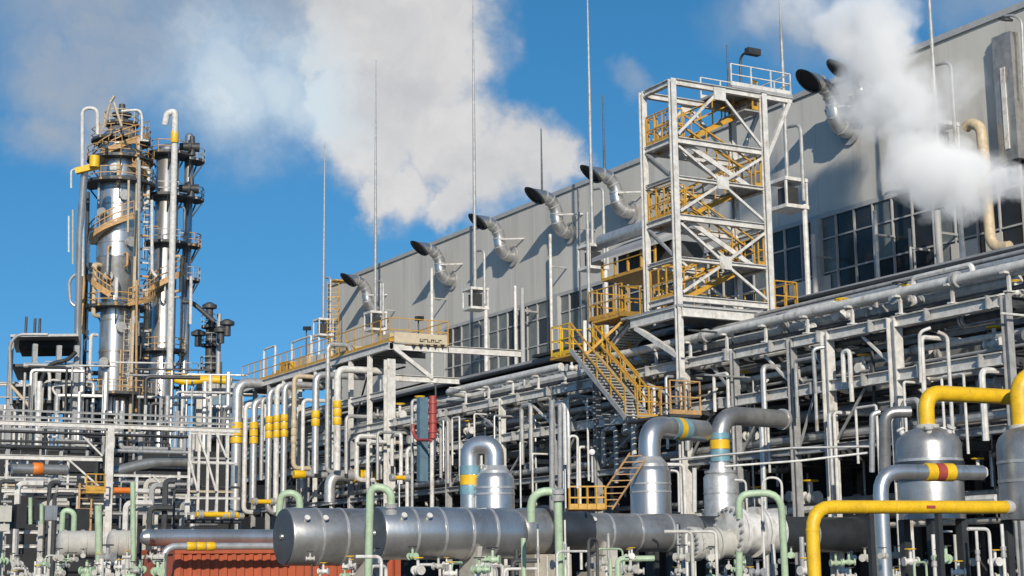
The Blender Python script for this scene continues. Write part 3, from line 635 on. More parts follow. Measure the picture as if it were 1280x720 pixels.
# ------------------------------------------------------------------ canopy walkway at the middle
XC = XR; zC = on(487, 432, X=XC).z; yc0 = ry(487); yc1 = on(302, 480, X=XC).y; XCe = on(560, 448, Y=yc0).x
cp_ = thing('canopy_walkway', 'raised walkway with sand and ochre boards over the vertical pipe row', 'walkway', (XC, yc0, 0))
n = 9; yn = [yc0+(yc1-yc0)*i/n for i in range(n+1)]
for a, b in zip(yn, yn[1:]):
    MB().ibeam((XC, a+.02, zC), (XC, b-.02, zC), .22, .36).build('beam', 'white_steel', cp_, smooth=False)
    MB().span((XC+.15, a+.02, zC+.19), (XCe, b-.02, zC+.26)).build('deck_plate', 'dark_steel', cp_, smooth=False)
    MB().ibeam((XC+.15, b, zC-.05), (XCe-.1, b, zC-.05), .16, .26).build('cross_beam', 'grey_steel', cp_, smooth=False)
railing(cp_, [(XC, yc1, zC+.2), (XC, yc0, zC+.2), (XCe, yc0, zC+.2), (XCe, yc0+6, zC+.2)], 'ochre_paint', 1.15, 1.0)
for i in range(11):
    a = yc0+.8+i*(yc1-yc0-2)/11; mt = rnd.choice(['ochre_paint', 'sand_paint', 'ochre_paint', 'white_steel'])
    MB().span((XC+.3+rnd.uniform(0, 1.2), a, zC+.28), (XC+1.0+rnd.uniform(.6, 1.5), a+rnd.uniform(.6, 1.6), zC+.28+rnd.uniform(.35, 1.0))).build('walkway_crate', mt, None, '%s box on the canopy walkway, %s counted from the name board' % ({'ochre_paint': 'ochre', 'sand_paint': 'sand coloured', 'white_steel': 'white'}[mt], ['first', 'second', 'third', 'fourth', 'fifth', 'sixth', 'seventh', 'eighth', 'ninth', 'tenth', 'eleventh'][i]), 'box', 'boxes on the canopy walkway', smooth=False)
for (px, py, py1, w_) in ((330, 452, 437, .9), (365, 440, 428, 1.4), (390, 432, 425, .5)):
    a = on(px, py, X=XC+1.2); b = on(px, py1, X=XC+1.2); MB().tube([V(a.x, a.y, zC+.2), V(a.x, a.y, b.z), V(a.x, a.y-w_*2, b.z), V(a.x, a.y-w_*2, zC+.2)], .06, bend=.15, seg=8).build('pipe_loop', 'white_steel', cp_)
# cream name board with worn, unreadable dark letters, and the ochre panel under it
yb = yc0-.03
A = on(492, 415, Y=yb); B = on(558, 437, Y=yb)
bd = thing('name_board', 'cream board with worn dark lettering on the walkway corner', 'board', V(A.x, yb, zC))
MB().span((A.x, yb-.1, on(492, 428, Y=yb).z), (B.x, yb-.04, A.z)).build('panel', 'board_cream', bd, smooth=False)
zz = on(543, 427, Y=yb).z
lt = MB(); x = on(524, 424, Y=yb).x; xe = on(552, 424, Y=yb).x; wl = (xe-x)/6
for i in range(6):
    hgt = .17; c = x+i*wl
    lt.box((c, yb-.106, zz), (wl*.22, .012, hgt)); lt.box((c+wl*.45, yb-.106, zz+(hgt/2-.03)*(1 if i % 2 else -1)), (wl*.5, .012, .05))
    if i % 3 == 0: lt.box((c+wl*.5, yb-.106, zz), (wl*.2, .012, hgt*.9))
lt.build('lettering', 'black', bd, kind='stuff', smooth=False)
pn = MB().span((on(505, 431, Y=yb).x, yb-.1, zC+.1), (B.x, yb-.04, on(505, 430, Y=yb).z)).build('lower_panel', 'ochre_paint', bd, smooth=False)
vg = MB()
for i in range(5): c = on(516+i*9, 434, Y=yb); vg.add([(c.x-.13, yb-.106, c.z+.12), (c.x+.13, yb-.106, c.z+.12), (c.x, yb-.106, c.z-.08), (c.x-.13, yb-.09, c.z+.12), (c.x+.13, yb-.09, c.z+.12), (c.x, yb-.09, c.z-.08)], [(0, 2, 1), (3, 4, 5), (0, 1, 4, 3), (1, 2, 5, 4), (2, 0, 3, 5)])
vg.build('warning_triangles', 'black', bd, kind='stuff', smooth=False)
MB().ibeam((XC+.2, yc0, zC-.02), (XCe, yc0, zC-.02), .2, .34).build('beam', 'white_steel', cp_, smooth=False)
MB().bar((XC+.2, yc0-.02, zC-.1), (on(540, 473, Y=yc0).x, yc0-.02, on(540, 473, Y=yc0).z), .18).build('brace', 'white_steel', cp_, smooth=False)
z2 = on(490, 471, X=XC).z
MB().ibeam((XC+.3, yc0, z2), (XCe+.6, yc0, z2), .2, .3).build('beam', 'white_steel', cp_, smooth=False)
A = on(566, 447, Y=yc0); MB().ibeam((XCe+.0, yc0-.1, zC-.02), (XCe+4.0, yc0-.1, zC+.0), .2, .34).build('side_beam', 'white_steel', cp_, smooth=False)
for px, lb in ((383, 'grey'), (523, 'bent')):
    b = on(px, 413 if px == 383 else 401, X=XC+2); t = thing('floodlight', 'small dark %s floodlight on a thin pole above the canopy walkway' % lb, 'floodlight', (b.x, b.y, zC+.26))
    MB().tube([V(b.x, b.y, zC+.26), b], .035, seg=6).build('pole', 'dim_steel', t); MB().box(b+V(0, -.1, .1), (.5, .18, .22), (V(.9, .4, .1).normalized(), V(-.4, .9, 0).normalized(), Z_)).build('lamp_head', 'dark_steel', t, smooth=False)
t = thing('floodlight', 'dark floodlight on a tall curved pole behind the stair tower top', 'floodlight', (40, 40, 0)); 
b = on(925, 70, X=37); MB().tube([V(b.x, b.y, lv[5]), b, on(938, 62, X=37)], .05, bend=.3, seg=6).build('pole', 'dim_steel', t); MB().box(on(941, 65, X=37), (.6, .25, .25)).build('lamp_head', 'dark_steel', t, smooth=False)

# row of vertical pipes below the canopy
XV = 30.9
rows = [(297, 478, 13, 541, 638, 3, 'pipe_cladding'), (307, 505, 6, 0, 640, 0, 'white_steel'), (318, 500, 9, 541, 628, 3, 'pipe_cladding'), (328, 498, 5, 0, 600, 0, 'grey_steel'), (337, 487, 8, 534, 640, 3, 'pipe_cladding'), (346.5, 482, 7, 533, 640, 3, 'white_steel'),
        (356, 480, 8, 532, 640, 3, 'pipe_cladding'), (368, 470, 6, 540, 585, 3, 'sand_paint'), (379, 500, 5, 0, 610, 0, 'white_steel'), (395, 468, 9, 523, 592, 2, 'pipe_cladding'), (410, 430, 6, 0, 590, 0, 'grey_steel'), (422, 461, 9, 516, 588, 3, 'white_steel'),
        (433, 520, 5, 0, 592, 0, 'grey_steel'), (446, 545, 6, 0, 600, 0, 'white_steel'), (460, 552, 5, 0, 610, 0, 'white_steel'), (472, 540, 4, 0, 600, 0, 'grey_steel'), (509, 560, 5, 0, 640, 0, 'white_steel'), (515, 500, 4, 0, 640, 0, 'grey_steel')]
for i, (px, yt, wp, by, yb_, nb, mt) in enumerate(rows):
    X = XV-(.35 if nb else 0)-.12*(i % 2); a = on(px, yb_, X=X); b = on(px, yt, X=X); r = wp/2*mpp(a); a = V(X, b.y, a.z)
    pts = [a, V(X, b.y, b.z), V(X+2.6, b.y-.0, b.z)] if i % 3 != 1 else [a+V(.9, 0, 0), a, V(X, b.y, b.z), V(X+1.2, b.y, b.z), V(X+1.2, b.y, b.z-2)]
    bz = on(px, by, X=X).z if by else 0
    lb = 'vertical pipe below the canopy, ' + (('with %d %s rings, %s' % (nb, 'pale' if mt == 'sand_paint' else 'yellow', ['first from the open end', '', 'second from the open end', '', 'first of the close trio', 'middle of the close trio', 'last of the close trio', 'sand coloured', '', 'alone left of the long thin pipe', '', 'nearest the corner column'][i])) if nb else '%s and ringless, %s' % (CN[mt], ['', 'behind the first ringed pipe', '', 'before the trio'][i] if i < 4 else {8: 'after the sand coloured one', 10: 'reaching up past the deck', 12: 'just before the corner column', 13: 'low and left of the corner column', 14: 'low, right of the corner connectors', 15: 'shortest by the corner column', 16: 'beyond the corner column', 17: 'thin, beside the blue duct'}.get(i, 'in the row')))
    run('vertical_pipe', lb, pts, r, mt, 'vertical pipes below the canopy', bend=r*2.6, seg=14 if nb else 8, bands=band3(V(X, b.y, bz), Z_, .36, 'sand_paint' if mt == 'sand_paint' else 'yellow_paint', nb) if nb else ())
# low ringed connectors beside them
def hp(px, py, X=XV-.6): return on(px, py, X=X)
a = hp(412, 628); b = hp(412, 594); e = hp(470, 590)
run('ringed_pipe', 'low clad pipe with three yellow rings, elbowing down at one end', [a, V(b.x, a.y, b.z), V(b.x+3.5, a.y, b.z)], .27, 'pipe_cladding', seg=14, bands=band3((b.x+1.9, a.y, b.z), X_, .42))
run('ringed_pipe', 'low grey pipe with one yellow ring behind the green elbow', [hp(372, 592), hp(372, 594)+V(2.4, 0, 0)], .17, 'grey_steel', bands=band3(hp(374, 593), X_, .6, 'yellow_paint', 1))
for (x0, y0, x1, y1, wp, lb) in ((245, 643, 297, 646, 7, 'yellow flanged pipe above the red container'), (315, 627, 345, 627, 6, 'short yellow pipe between the vertical pipes'), (278, 645, 305, 647, 5, 'short yellow pipe stub next to the flanged one'), (488, 597, 512, 596, 6, 'short yellow curved pipe below the corner column')):
    a = on(x0, y0, Y=58); b = on(x1, y1, Y=58); r = wp/2*mpp(a)
    run('yellow_pipe', lb, [a, V(b.x, b.y, a.z)], r, 'yellow_paint', 'short yellow pipes', flanges=[(0, .1), (0, .85)]); 
# blue clad duct with the red pipe
a = on(528, 602, X=30.4); b = on(528, 497, X=30.4)
t = thing('service_duct', 'blue vertical duct with a red pipe and ring beside the corner column', 'duct', a)
MB().box((30.4, b.y, (a.z+b.z)/2), (.40, .3, b.z-a.z)).build('duct_casing', 'blue_paint', t, smooth=False)
MB().tube([on(541, 548, X=30.2), on(541, 495, X=30.2)], .16, seg=10).build('red_pipe', 'red_paint', t)
for py in (505, 517, 529, 541): MB().lathe(on(541, py, X=30.2), Z_, [(0, .16), (0, .2), (.1, .2), (.1, .16)], 12).build('pipe_ring', 'red_paint', t)
MB().tube([on(539, 550, X=30.1), on(521, 550, X=30.1), on(516, 540, X=30.1), on(516, 530, X=30.1)], .07, bend=.4, seg=8).build('red_loop', 'red_paint', t)
MB().tube([on(540, 548, X=30.2), on(540, 640, X=30.2)], .09, seg=8).build('lower_pipe', 'white_steel', t)
# ------------------------------------------------------------------ heat exchangers in the front row (axes across the rack)
def shell(label, name, px0, px1, cy, wpx, Y, mt, z_rings=(), dome0=False, dome1=False, cat='heat exchanger', face='end_grey'):
    a = on(px0, cy, Y=Y); b = on(px1, cy, Y=Y); b.z = a.z; r = wpx/2*mpp(a); ln = b.x-a.x
    t = thing(name, label, cat, (a.x, Y, a.z-r), None)
    prof = [(0, r*.97), (.03, r)] + [(ln-.03, r), (ln, r*.97)]
    if dome0: prof = [(-r*.5, r*.05), (-r*.46, r*.4), (-r*.33, r*.7), (-r*.15, r*.9), (0, r)]+prof[2:]
    if dome1: prof = prof[:-1]+[(ln+r*.15, r*.9), (ln+r*.33, r*.7), (ln+r*.46, r*.4), (ln+r*.5, r*.05)]
    MB().lathe(a, X_, prof, 44).build('shell', mt, t)
    if not dome0: MB().lathe(a-X_*.035, X_, [(0, r*.2), (.01, r*.955), (.045, r*.955)], 44).build('end_plate', face, t); MB().lathe(a-X_*.08, X_, [(0, .05), (.06, .07)], 10).build('boss', 'dull_cladding', t)
    for f in z_rings: MB().lathe(a+X_*(ln*f), X_, [(0, r), (0, r+.012), (.05, r+.012), (.05, r)], 44).build('seam_ring', 'pipe_cladding', t)
    return t, a, r, ln
def saddle(t, x, Y, zc, r, concrete=True):
    mb = MB(); w_ = r*.8; zt_ = zc-r*.75
    mb.add([(x, Y-w_*.55, zt_-.55), (x, Y+w_, zt_-.55), (x, Y+w_, zt_+.12), (x, Y-w_, zt_+.12)]+[(x+.09, Y-w_*.55, zt_-.55), (x+.09, Y+w_, zt_-.55), (x+.09, Y+w_, zt_+.12), (x+.09, Y-w_, zt_+.12)], [(0, 1, 2, 3), (7, 6, 5, 4), (0, 4, 5, 1), (1, 5, 6, 2), (2, 6, 7, 3), (3, 7, 4, 0)])
    mb.box((x+.3, Y-.1, zt_-.2), (.5, .08, .6)); mb.box((x+.3, Y, zt_-.56), (.7, r*1.5, .06))
    mb.build('saddle', 'ivory', t, smooth=False)
def pedestal(x, Y, z, w_, d_, label): MB().span((x-w_/2, Y-d_/2, 0), (x+w_/2, Y+d_/2, z)).build('concrete_pedestal', 'concrete', None, label, 'pedestal', 'concrete pedestals under the exchangers', smooth=False)
for (lab, px0, px1, cy, w_, Y, mt, rings, d0, d1, sad) in (
    ('big dull exchanger drum with a dark round end, nearest the red container', 355, 480, 671, 72, 31, 'dull_cladding', (.28, .52, .8), False, False, ((448, .0),)),
    ('second big exchanger drum with a dark round end, left of the pale green riser', 470, 640, 666.5, 66, 29, 'aluminium_cladding', (.22, .42, .62, .8), False, True, ((583, 0),)),
    ('slimmer grey drum with a seamed shell behind the pale green riser', 668, 868, 665.5, 49, 34, 'dull_cladding', (.12, .25, .42, .6, .8), False, False, ((742, 0),)),
    ('long dark drum behind the yellow bend', 872, 1096, 668, 46, 36, 'dark_cladding', (.3, .6), False, True, ())):
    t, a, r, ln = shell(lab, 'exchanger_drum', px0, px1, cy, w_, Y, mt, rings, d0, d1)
    for (spx, _) in sad:
        x = on(spx, 690, Y=Y).x; saddle(t, x, Y-.1, a.z, r); pedestal(x+.25, Y-.1, a.z-r*.75-.6, 1.15, r*1.7, 'tan concrete pedestal under the %s' % {448: 'drum nearest the red container', 583: 'second drum with a dark end', 742: 'slimmer seamed drum'}[spx])
    for f in (.12, .3): MB().lathe(a+X_*(ln*f)+V(0, -r*.82, r*.52), (0, -.82, .55), [(0, .035), (.1, .035), (.1, .06), (.13, .06)], 10).build('gauge_stub', 'white_steel', t)
# grey elliptical head with the flange ring that closes the slim drum
a = on(652, 664, Y=33.2); r = 29*mpp(a)
t = thing('drum_head', 'domed grey drum head between the big drum and the green riser', 'vessel head', a)
MB().lathe(a-X_*.1, X_, [(-r*.55, r*.06), (-r*.5, r*.4), (-r*.35, r*.75), (-r*.12, r*.95), (.1, r), (.7, r)], 40).build('dome', 'dull_cladding', t)
for k in (.55, .72): MB().lathe(a+X_*k, X_, [(0, r*.9), (0, r*1.13), (.09, r*1.13), (.09, r*.9)], 40).build('flange', 'dark_cladding', t)
MB().lathe(a+X_*.9, X_, [(0, r*.86), (.9, r*.86)], 30).build('neck', 'dark_cladding', t)
pedestal(a.x+.5, 33.2, a.z-r, 1.0, 1.2, 'tan concrete pedestal under the domed drum head')
# bolted channel heads
def bolted(lab, px, py, w_, Y, mt, ln, extra=()):
    a = on(px, py, Y=Y); r = w_/2*mpp(a); t = thing('channel_head', lab, 'channel head', a)
    MB().lathe(a, X_, [(0, r*.93), (.02, r), (.12, r)], 40).build('cover_plate', mt, t)
    MB().lathe(a+X_*.15, X_, [(0, r*.98), (.1, r*.98)], 40).build('flange', mt, t); MB().lathe(a+X_*.25, X_, [(0, r*.8), (ln, r*.8)], 36).build('barrel', mt, t)
    MB().lathe(a+X_*(ln*.62), X_, [(0, r*.8), (0, r*.99), (.09, r*.99), (.09, r*.8)], 40).build('flange', mt, t); MB().lathe(a+X_*(ln*.62+.12), X_, [(0, r*.8), (0, r*.99), (.09, r*.99), (.09, r*.8)], 40).build('flange', mt, t)
    MB().lathe(a-X_*.06, X_, [(0, .05), (.08, .07)], 10).build('boss', 'white_steel', t)
    bm = local(MB().lathe((-.07, 0, 0), X_, [(0, .02), (0, .035), (.25, .035)], 6), 'bolt', 'grey_steel', False); nb = 20
    for i in range(nb): c = 2*math.pi*i/nb; inst(bm, 'bolt', a+V(.02, math.cos(c)*r*.9, math.sin(c)*r*.9), t)
bolted('large round bolted cover in pale grey beside the pale green pipe', 911, 665, 64, 29.5, 'white_steel', 1.1)
bolted('smaller round bolted cover left of the large bolted cover', 861, 680, 43, 29.5, 'ivory', .9)

# ------------------------------------------------------------------ vertical vessels with big elbows
def vessel(lab, cx, top, w_, D, mt, dome='flat', neck=None, zb=0, rings=()):
    p = on(cx, top, D=D); zb = on(cx, 668 if D > 30 else 650, D=D).z; k = mpp(p); r = w_/2*k; t = thing('vertical_vessel', lab, 'vessel', (p.x, p.y, zb))
    h = p.z-zb
    if zb > 0:
        for i_, j_ in ((1, 1), (1, -1), (-1, 1), (-1, -1)): MB().box((p.x+i_*r*.6, p.y+j_*r*.6, zb/2), (.14, .14, zb-.004)).build('leg', 'dark_steel', t, smooth=False)
    if dome == 'round': prof = [(0, r), (h-r*.55, r), (h-r*.36, r*.93), (h-r*.16, r*.72), (h-r*.04, r*.42), (h, r*.12)]
    elif dome == 'cone': prof = [(0, r), (h-r*.55, r), (h-r*.45, r*.9), (h, r*.5)]
    else: prof = [(0, r), (h-.12, r), (h-.06, r*.93), (h, r*.86)]
    MB().lathe((p.x, p.y, zb), Z_, prof, 44).build('shell', mt, t)
    for f in rings:
        MB().lathe((p.x, p.y, zb+(h-r*.6)*f), Z_, [(0, r), (0, r+.012), (.05, r+.012), (.05, r)], 44).build('seam_ring', 'pipe_cladding', t)
    return t, p, r, k
def bands(t, p, d, r, seqs):
    d = Vector(d)
    for (o, ln, mt) in seqs: MB().lathe(Vector(p)+d*o, d, [(0, r), (0, r*1.05), (ln, r*1.05), (ln, r)], 24).build('colour_band', mt, t)
t, p, r, k = vessel('shiny vertical vessel with a hairpin elbow behind the second big drum', 618, 592, 50, 36, 'aluminium_cladding', rings=(.8, .93))
c1 = p+V(0, 0, 0); rp = 12.5*k; e0 = on(588, 640, D=36); zt = on(605, 556, D=36).z
MB().tube([c1-Z_*.1, V(p.x, p.y, zt), V(e0.x, e0.y, zt), V(e0.x, e0.y, e0.z-1)], rp, bend=.62, seg=22, nb=9).build('elbow_pipe', 'aluminium_cladding', t)
q0 = on(588, 606, D=36); bands(t, V(e0.x, e0.y, q0.z), Z_, rp, [(0, .22, 'yellow_paint'), (.23, .2, 'teal_wrap'), (-.22, .2, 'teal_wrap')])
MB().lathe(p-Z_*.02, Z_, [(0, rp*1.5), (.08, rp*1.5), (.2, rp*1.05)], 24).build('collar', 'pipe_cladding', t)
t, p, r, k = vessel('shiny vertical vessel with elbow turning away, behind the slimmer drum', 812.5, 584, 51, 44, 'aluminium_cladding', rings=(.75, .9))
rp = 14*k; zt = on(812, 532, D=44).z; e = on(880, 536, D=46)
MB().tube([p-Z_*.1, V(p.x, p.y, zt), V(e.x, e.y, zt)], rp, bend=.95, seg=22, nb=9).build('elbow_pipe', 'aluminium_cladding', t)
dd = (V(e.x, e.y, zt)-V(p.x, p.y, zt)).normalized(); o = (on(846, 533, D=45)-V(p.x, p.y, zt)); o = math.hypot(o.x, o.y)
bands(t, V(p.x, p.y, zt), dd, rp, [(o, .2, 'yellow_paint'), (o-.19, .17, 'teal_wrap'), (o+.22, .25, 'teal_wrap')])
MB().lathe(p, Z_, [(0, rp*1.6), (.08, rp*1.6), (.28, rp*1.05)], 24).build('collar', 'pipe_cladding', t)
MB().tube([p+V(.35, 0, .08), p+V(1.0, -.2, .08), p+V(1.0, -.2, -1.6)], .05, bend=.15, seg=8).build('bypass_pipe', 'white_steel', t)
t, p, r, k = vessel('slim vertical vessel with a banded elbow beside the stair tower column', 901, 592, 44, 46, 'pipe_cladding', rings=(.8,))
rp = 12*k; zt = on(905, 517, D=46).z; e = on(978, 517, D=48)
MB().tube([p-Z_*.1, V(p.x, p.y, zt), V(e.x, e.y, zt)], rp, bend=.8, seg=22, nb=9).build('elbow_pipe', 'dull_cladding', t)
MB().lathe(V(e.x, e.y, zt)-dd*.05, dd, [(0, rp*1.15), (.1, rp*1.15), (.1, rp*.7), (.2, rp*.7)], 24).build('end_flange', 'pipe_cladding', t)
q0 = on(901, 561, D=46); bands(t, V(p.x, p.y, q0.z), Z_, rp, [(0, .26, 'yellow_paint'), (.28, .18, 'teal_wrap'), (-.36, .34, 'teal_wrap')])
MB().lathe(p, Z_, [(0, rp*1.7), (.08, rp*1.7), (.08, rp*1.2), (.3, rp*1.05)], 24).build('collar', 'pipe_cladding', t)
YP = 'yellow_paint'
t, p, r, k = vessel('large domed vessel with a yellow pipe rising from its crown', 1159, 534, 81, 27, 'dull_cladding', 'round', rings=(.55, .78))
rp = 10*k; zt = on(1158, 490, D=27).z; e = on(1266, 492, D=28)
MB().tube([p-Z_*.1, V(p.x, p.y, zt), V(e.x, e.y, zt)], rp, bend=.42, seg=22, nb=9).build('crown_pipe', YP, t)
MB().lathe(p-Z_*.06, Z_, [(0, rp*1.5), (.1, rp*1.5), (.1, rp*1.05)], 24).build('collar', 'ivory', t)
c = V(p.x, p.y, on(1158, 595, D=27).z); MB().lathe(c-Z_*.1, Z_, [(0, r), (0, r+.03), (.32, r+.03), (.32, r)], 44).build('belt', 'dark_cladding', t)
for a_ in (.2, 1.2, 2.4, 4, 5): MB().lathe(p+V(math.cos(a_)*r*.7, math.sin(a_)*r*.7, -r*.28), V(math.cos(a_)*.5, math.sin(a_)*.5, 1), [(0, .05), (.12, .05), (.12, .08), (.16, .08)], 10).build('nozzle', 'white_steel', t)
t, p, r, k = vessel('domed vessel at the picture edge with a thick yellow riser', 1291, 530, 92, 27, 'dull_cladding', 'round', rings=(.5, .76))
rp = 12*k; zt = on(1276, 468, D=27).z; e = on(1300, 470, D=27)
px_ = on(1277, 530, D=27); MB().tube([V(px_.x, px_.y, p.z-.3), V(px_.x, px_.y, zt), V(px_.x+1.5, px_.y-.6, zt)], rp, bend=.4, seg=22, nb=9).build('crown_pipe', YP, t)
MB().lathe(V(px_.x, px_.y, p.z-.12), Z_, [(0, rp*1.4), (.1, rp*1.4)], 24).build('collar', 'ivory', t)
# clad pipe with yellow-red-yellow bands
a = on(1102, 640, D=24.5); b = on(1102, 589, D=24.5); e = on(1228, 590, D=25.2); rp = 9.5*mpp(a)
dd = (V(e.x, e.y, b.z)-V(a.x, a.y, b.z)).normalized(); s_ = V(a.x, a.y, b.z); o = (V(on(1160, 589, D=24.8).x, on(1160, 589, D=24.8).y, b.z)-s_).length
run('banded_pipe', 'clad elbow pipe with yellow, red and yellow bands before the domed vessel', [a-Z_*1.5, s_, V(e.x, e.y, b.z)], rp, 'aluminium_cladding', bend=.36, seg=22, bands=[(s_+dd*(o+.08), dd, .17, YP), (s_+dd*(o+.245), dd, .15, 'red_paint'), (s_+dd*(o+.41), dd, .17, YP)])
# near yellow pipe
a = on(1019, 740, D=20); b = on(1019, 633, D=20); e = on(1258, 634, D=21.5); rp = 8.6*mpp(a); s_ = V(a.x, a.y, b.z); ee = V(e.x, e.y, e.z); 
t = run('yellow_header', 'bright yellow pipe with one bend running across the near right side', [a, s_, ee], rp, YP, bend=.32, seg=24)
dd = (ee-s_).normalized(); MB().lathe(ee-dd*.02, dd, [(0, rp*1.08), (.08, rp*1.08), (.12, rp*.9)], 24).build('end_cap', 'ivory', t)
MB().lathe(a+Z_*.75, Z_, [(0, rp), (0, rp*1.05), (.03, rp*1.05), (.03, rp)], 24).build('weld_ring', YP, t)
c = s_+dd*1.85+V(-.04, -rp*.95, 0); MB().box(c, (.14, .02, .035), (dd, V(-dd.y, dd.x, 0), Z_)).build('tag', 'red_paint', t, smooth=False)

# ------------------------------------------------------------------ pale green pipes
GP = 'green_paint'
def gpipe(lab, pts, w_, D, bend=None, fl=()):
    P = [on(x, y, D=D) for x, y in pts]; return run('green_pipe', lab, P, w_/2*mpp(P[0]), GP, None, seg=14, bend=bend, flanges=fl, cat='pipe')
gpipe('pale green pipe doubling over in front of the slim drum', [(664, 652), (664, 617), (697, 612), (700, 735)], 10.5, 26, .3, [(2, .05)])
gpipe('pale green pipe arching over the large bolted cover', [(924, 648), (923, 618), (976, 615), (982, 735)], 9, 25, .3)
gpipe('pale green arched pipe in front of the dark round end of the second drum', [(489, 636), (489, 612), (463, 607), (460, 735)], 10, 27.5, .34, [(0, .0)])
gpipe('pale green arched pipe behind the drum nearest the container', [(375, 640), (374, 617), (351, 616), (349, 645)], 9, 35, .4)
gpipe('pale green stub pipe below the large bolted cover', [(924, 690), (924, 735)], 9, 25)
gpipe('thick pale green riser beside the ivory drum', [(124, 735), (123, 632)], 9, 33)
gpipe('pale green riser between the ivory drum and the red container', [(167, 735), (166, 602)], 6.5, 33)
gpipe('small pale green double bend above the ivory drum', [(92, 668), (93, 640), (79, 637), (77, 668)], 7, 36, .4)
gpipe('slender pale green riser at the far left panel', [(38, 655), (38, 622)], 5, 45)
gpipe('second slender pale green riser at the far left panel', [(52, 655), (52, 630)], 5, 45)

# ------------------------------------------------------------------ red container, silver pipes over it
YK_ = 34.0
A = on(219, 685, Y=YK_); B = on(500, 700, Y=YK_); zt = A.z
ct = thing('shipping_container', 'brick red corrugated container below the silver pipes', 'container', (A.x, YK_, 0))
mb = MB(); x = A.x+.12; P = []; 
while x < B.x-.15: P += [(x, 0), (x+.07, 0), (x+.105, .045), (x+.165, .045), (x+.2, 0)]; x += .2
vs = [(x_, YK_+.03+d_, z) for z in (.15, zt-.1) for x_, d_ in P]; n = len(P); mb.add(vs, [(i, i+1, n+i+1, n+i) for i in range(n-1)]); mb.build('corrugated_wall', 'container_red', ct, smooth=False)
MB().span((A.x+.05, YK_+.12, .1), (B.x-.05, YK_+2.4, zt-.02)).build('body', 'container_red', ct, smooth=False)
MB().span((A.x, YK_, zt-.12), (B.x, YK_+2.45, zt)).build('top_rail', 'container_red', ct, smooth=False)
for x_ in (A.x+.06, B.x-.06): MB().box((x_, YK_+.05, zt/2-.06), (.14, .14, zt-.13)).build('corner_post', 'container_red', ct, smooth=False)
a = on(184, 672, Y=35.2); b = on(352, 672, Y=35.2); b.z = a.z
t = run('silver_main', 'thick silver clad pipe lying above the red container', [a, b+X_*1.5], 10.5*mpp(a), 'aluminium_cladding', seg=26); MB().lathe(a-X_*.16, X_, [(0, .02), (.04, .12), (.17, 10.5*mpp(a))], 26).build('end_cap', 'aluminium_cladding', t)
a = on(203, 740, Y=33.3); b = on(203, 683, Y=33.3); e = on(356, 682, Y=33.3); c = on(251, 679, Y=33.3)
run('silver_elbow', 'slimmer silver elbow pipe with three yellow rings along the container top', [a, V(a.x, 33.3, b.z), V(e.x, 33.3, b.z)], 4.6*mpp(a), 'pipe_cladding', seg=18, bend=.3, bands=band3(V(c.x, 33.3, b.z), X_, .19))

# ------------------------------------------------------------------ pipe bridge crossing on the far side
YB_ = 60.0
def e_(px, py, Y=YB_): return on(px, py, Y=Y)
br = thing('pipe_bridge', 'white steel pipe bridge crossing behind the silver pipes at the open side', 'pipe rack', e_(130, 720))
def hb(x0, x1, y, w_, mt='white_steel', Y=YB_, parent=None, nm='beam'):
    a = e_(x0, y, Y); b = e_(x1, y, Y); b.z = a.z; MB().ibeam(a, b, w_*.7*mpp(a), w_*mpp(a)).build(nm, mt, parent or br, smooth=False); return a, b
def vbm(x, y0, y1, w_, mt='white_steel', Y=YB_, parent=None):
    a = e_(x, y1, Y); b = e_(x, y0, Y); MB().ibeam((a.x, Y, a.z), (a.x, Y, b.z), w_*mpp(a), w_*mpp(a), up=Y_).build('column', mt, parent or br, smooth=False)
hb(-30, 294, 511, 2.6, 'grey_steel', YB_+.5); hb(-30, 294, 519, 3, 'grey_steel', YB_+.3); hb(-30, 300, 527, 6, 'white_steel'); hb(-30, 128, 570, 6); hb(-30, 100, 612, 6); hb(137, 236, 594, 3.2); hb(-30, 96, 598, 3, 'grey_steel'); hb(140, 300, 621, 3); hb(100, 300, 641, 3.5, 'grey_steel')
hb(-30, 78, 648, 4, 'white_steel'); hb(-30, 72, 665, 4); hb(-30, 72, 683, 4); hb(236, 292, 541, 3.2); hb(236, 292, 572, 2.4, 'grey_steel'); hb(236, 292, 614, 2.6, 'sand_paint')
vbm(131.5, 534, 735, 8.5); vbm(7, 575, 612, 2.6); vbm(30, 598, 612, 2.4); vbm(61, 598, 612, 2.4); vbm(84, 575, 612, 2.6); vbm(96, 612, 650, 2.8); vbm(168, 596, 700, 3); vbm(208, 596, 640, 2.6); vbm(232, 618, 650, 2.6); vbm(2, 532, 735, 5, 'grey_steel', YB_+3); vbm(70, 532, 735, 4, 'grey_steel', YB_+3)
for x in (235, 247, 258.5, 270.5, 283): vbm(x, 539, 641, 2.8)
for (x0, y0, x1, y1) in ((85, 574, 128, 612), (104, 546, 128, 570), (247, 541, 258, 572), (258, 572, 270, 614), (236, 572, 247, 614), (270, 541, 283, 572), (190, 594, 208, 612)):
    MB().bar(e_(x0, y0, YB_-.15), e_(x1, y1, YB_-.15), 2.2*mpp(e_(x0, y0))).build('brace', 'white_steel', br, smooth=False)
z_ = e_(10, 511).z

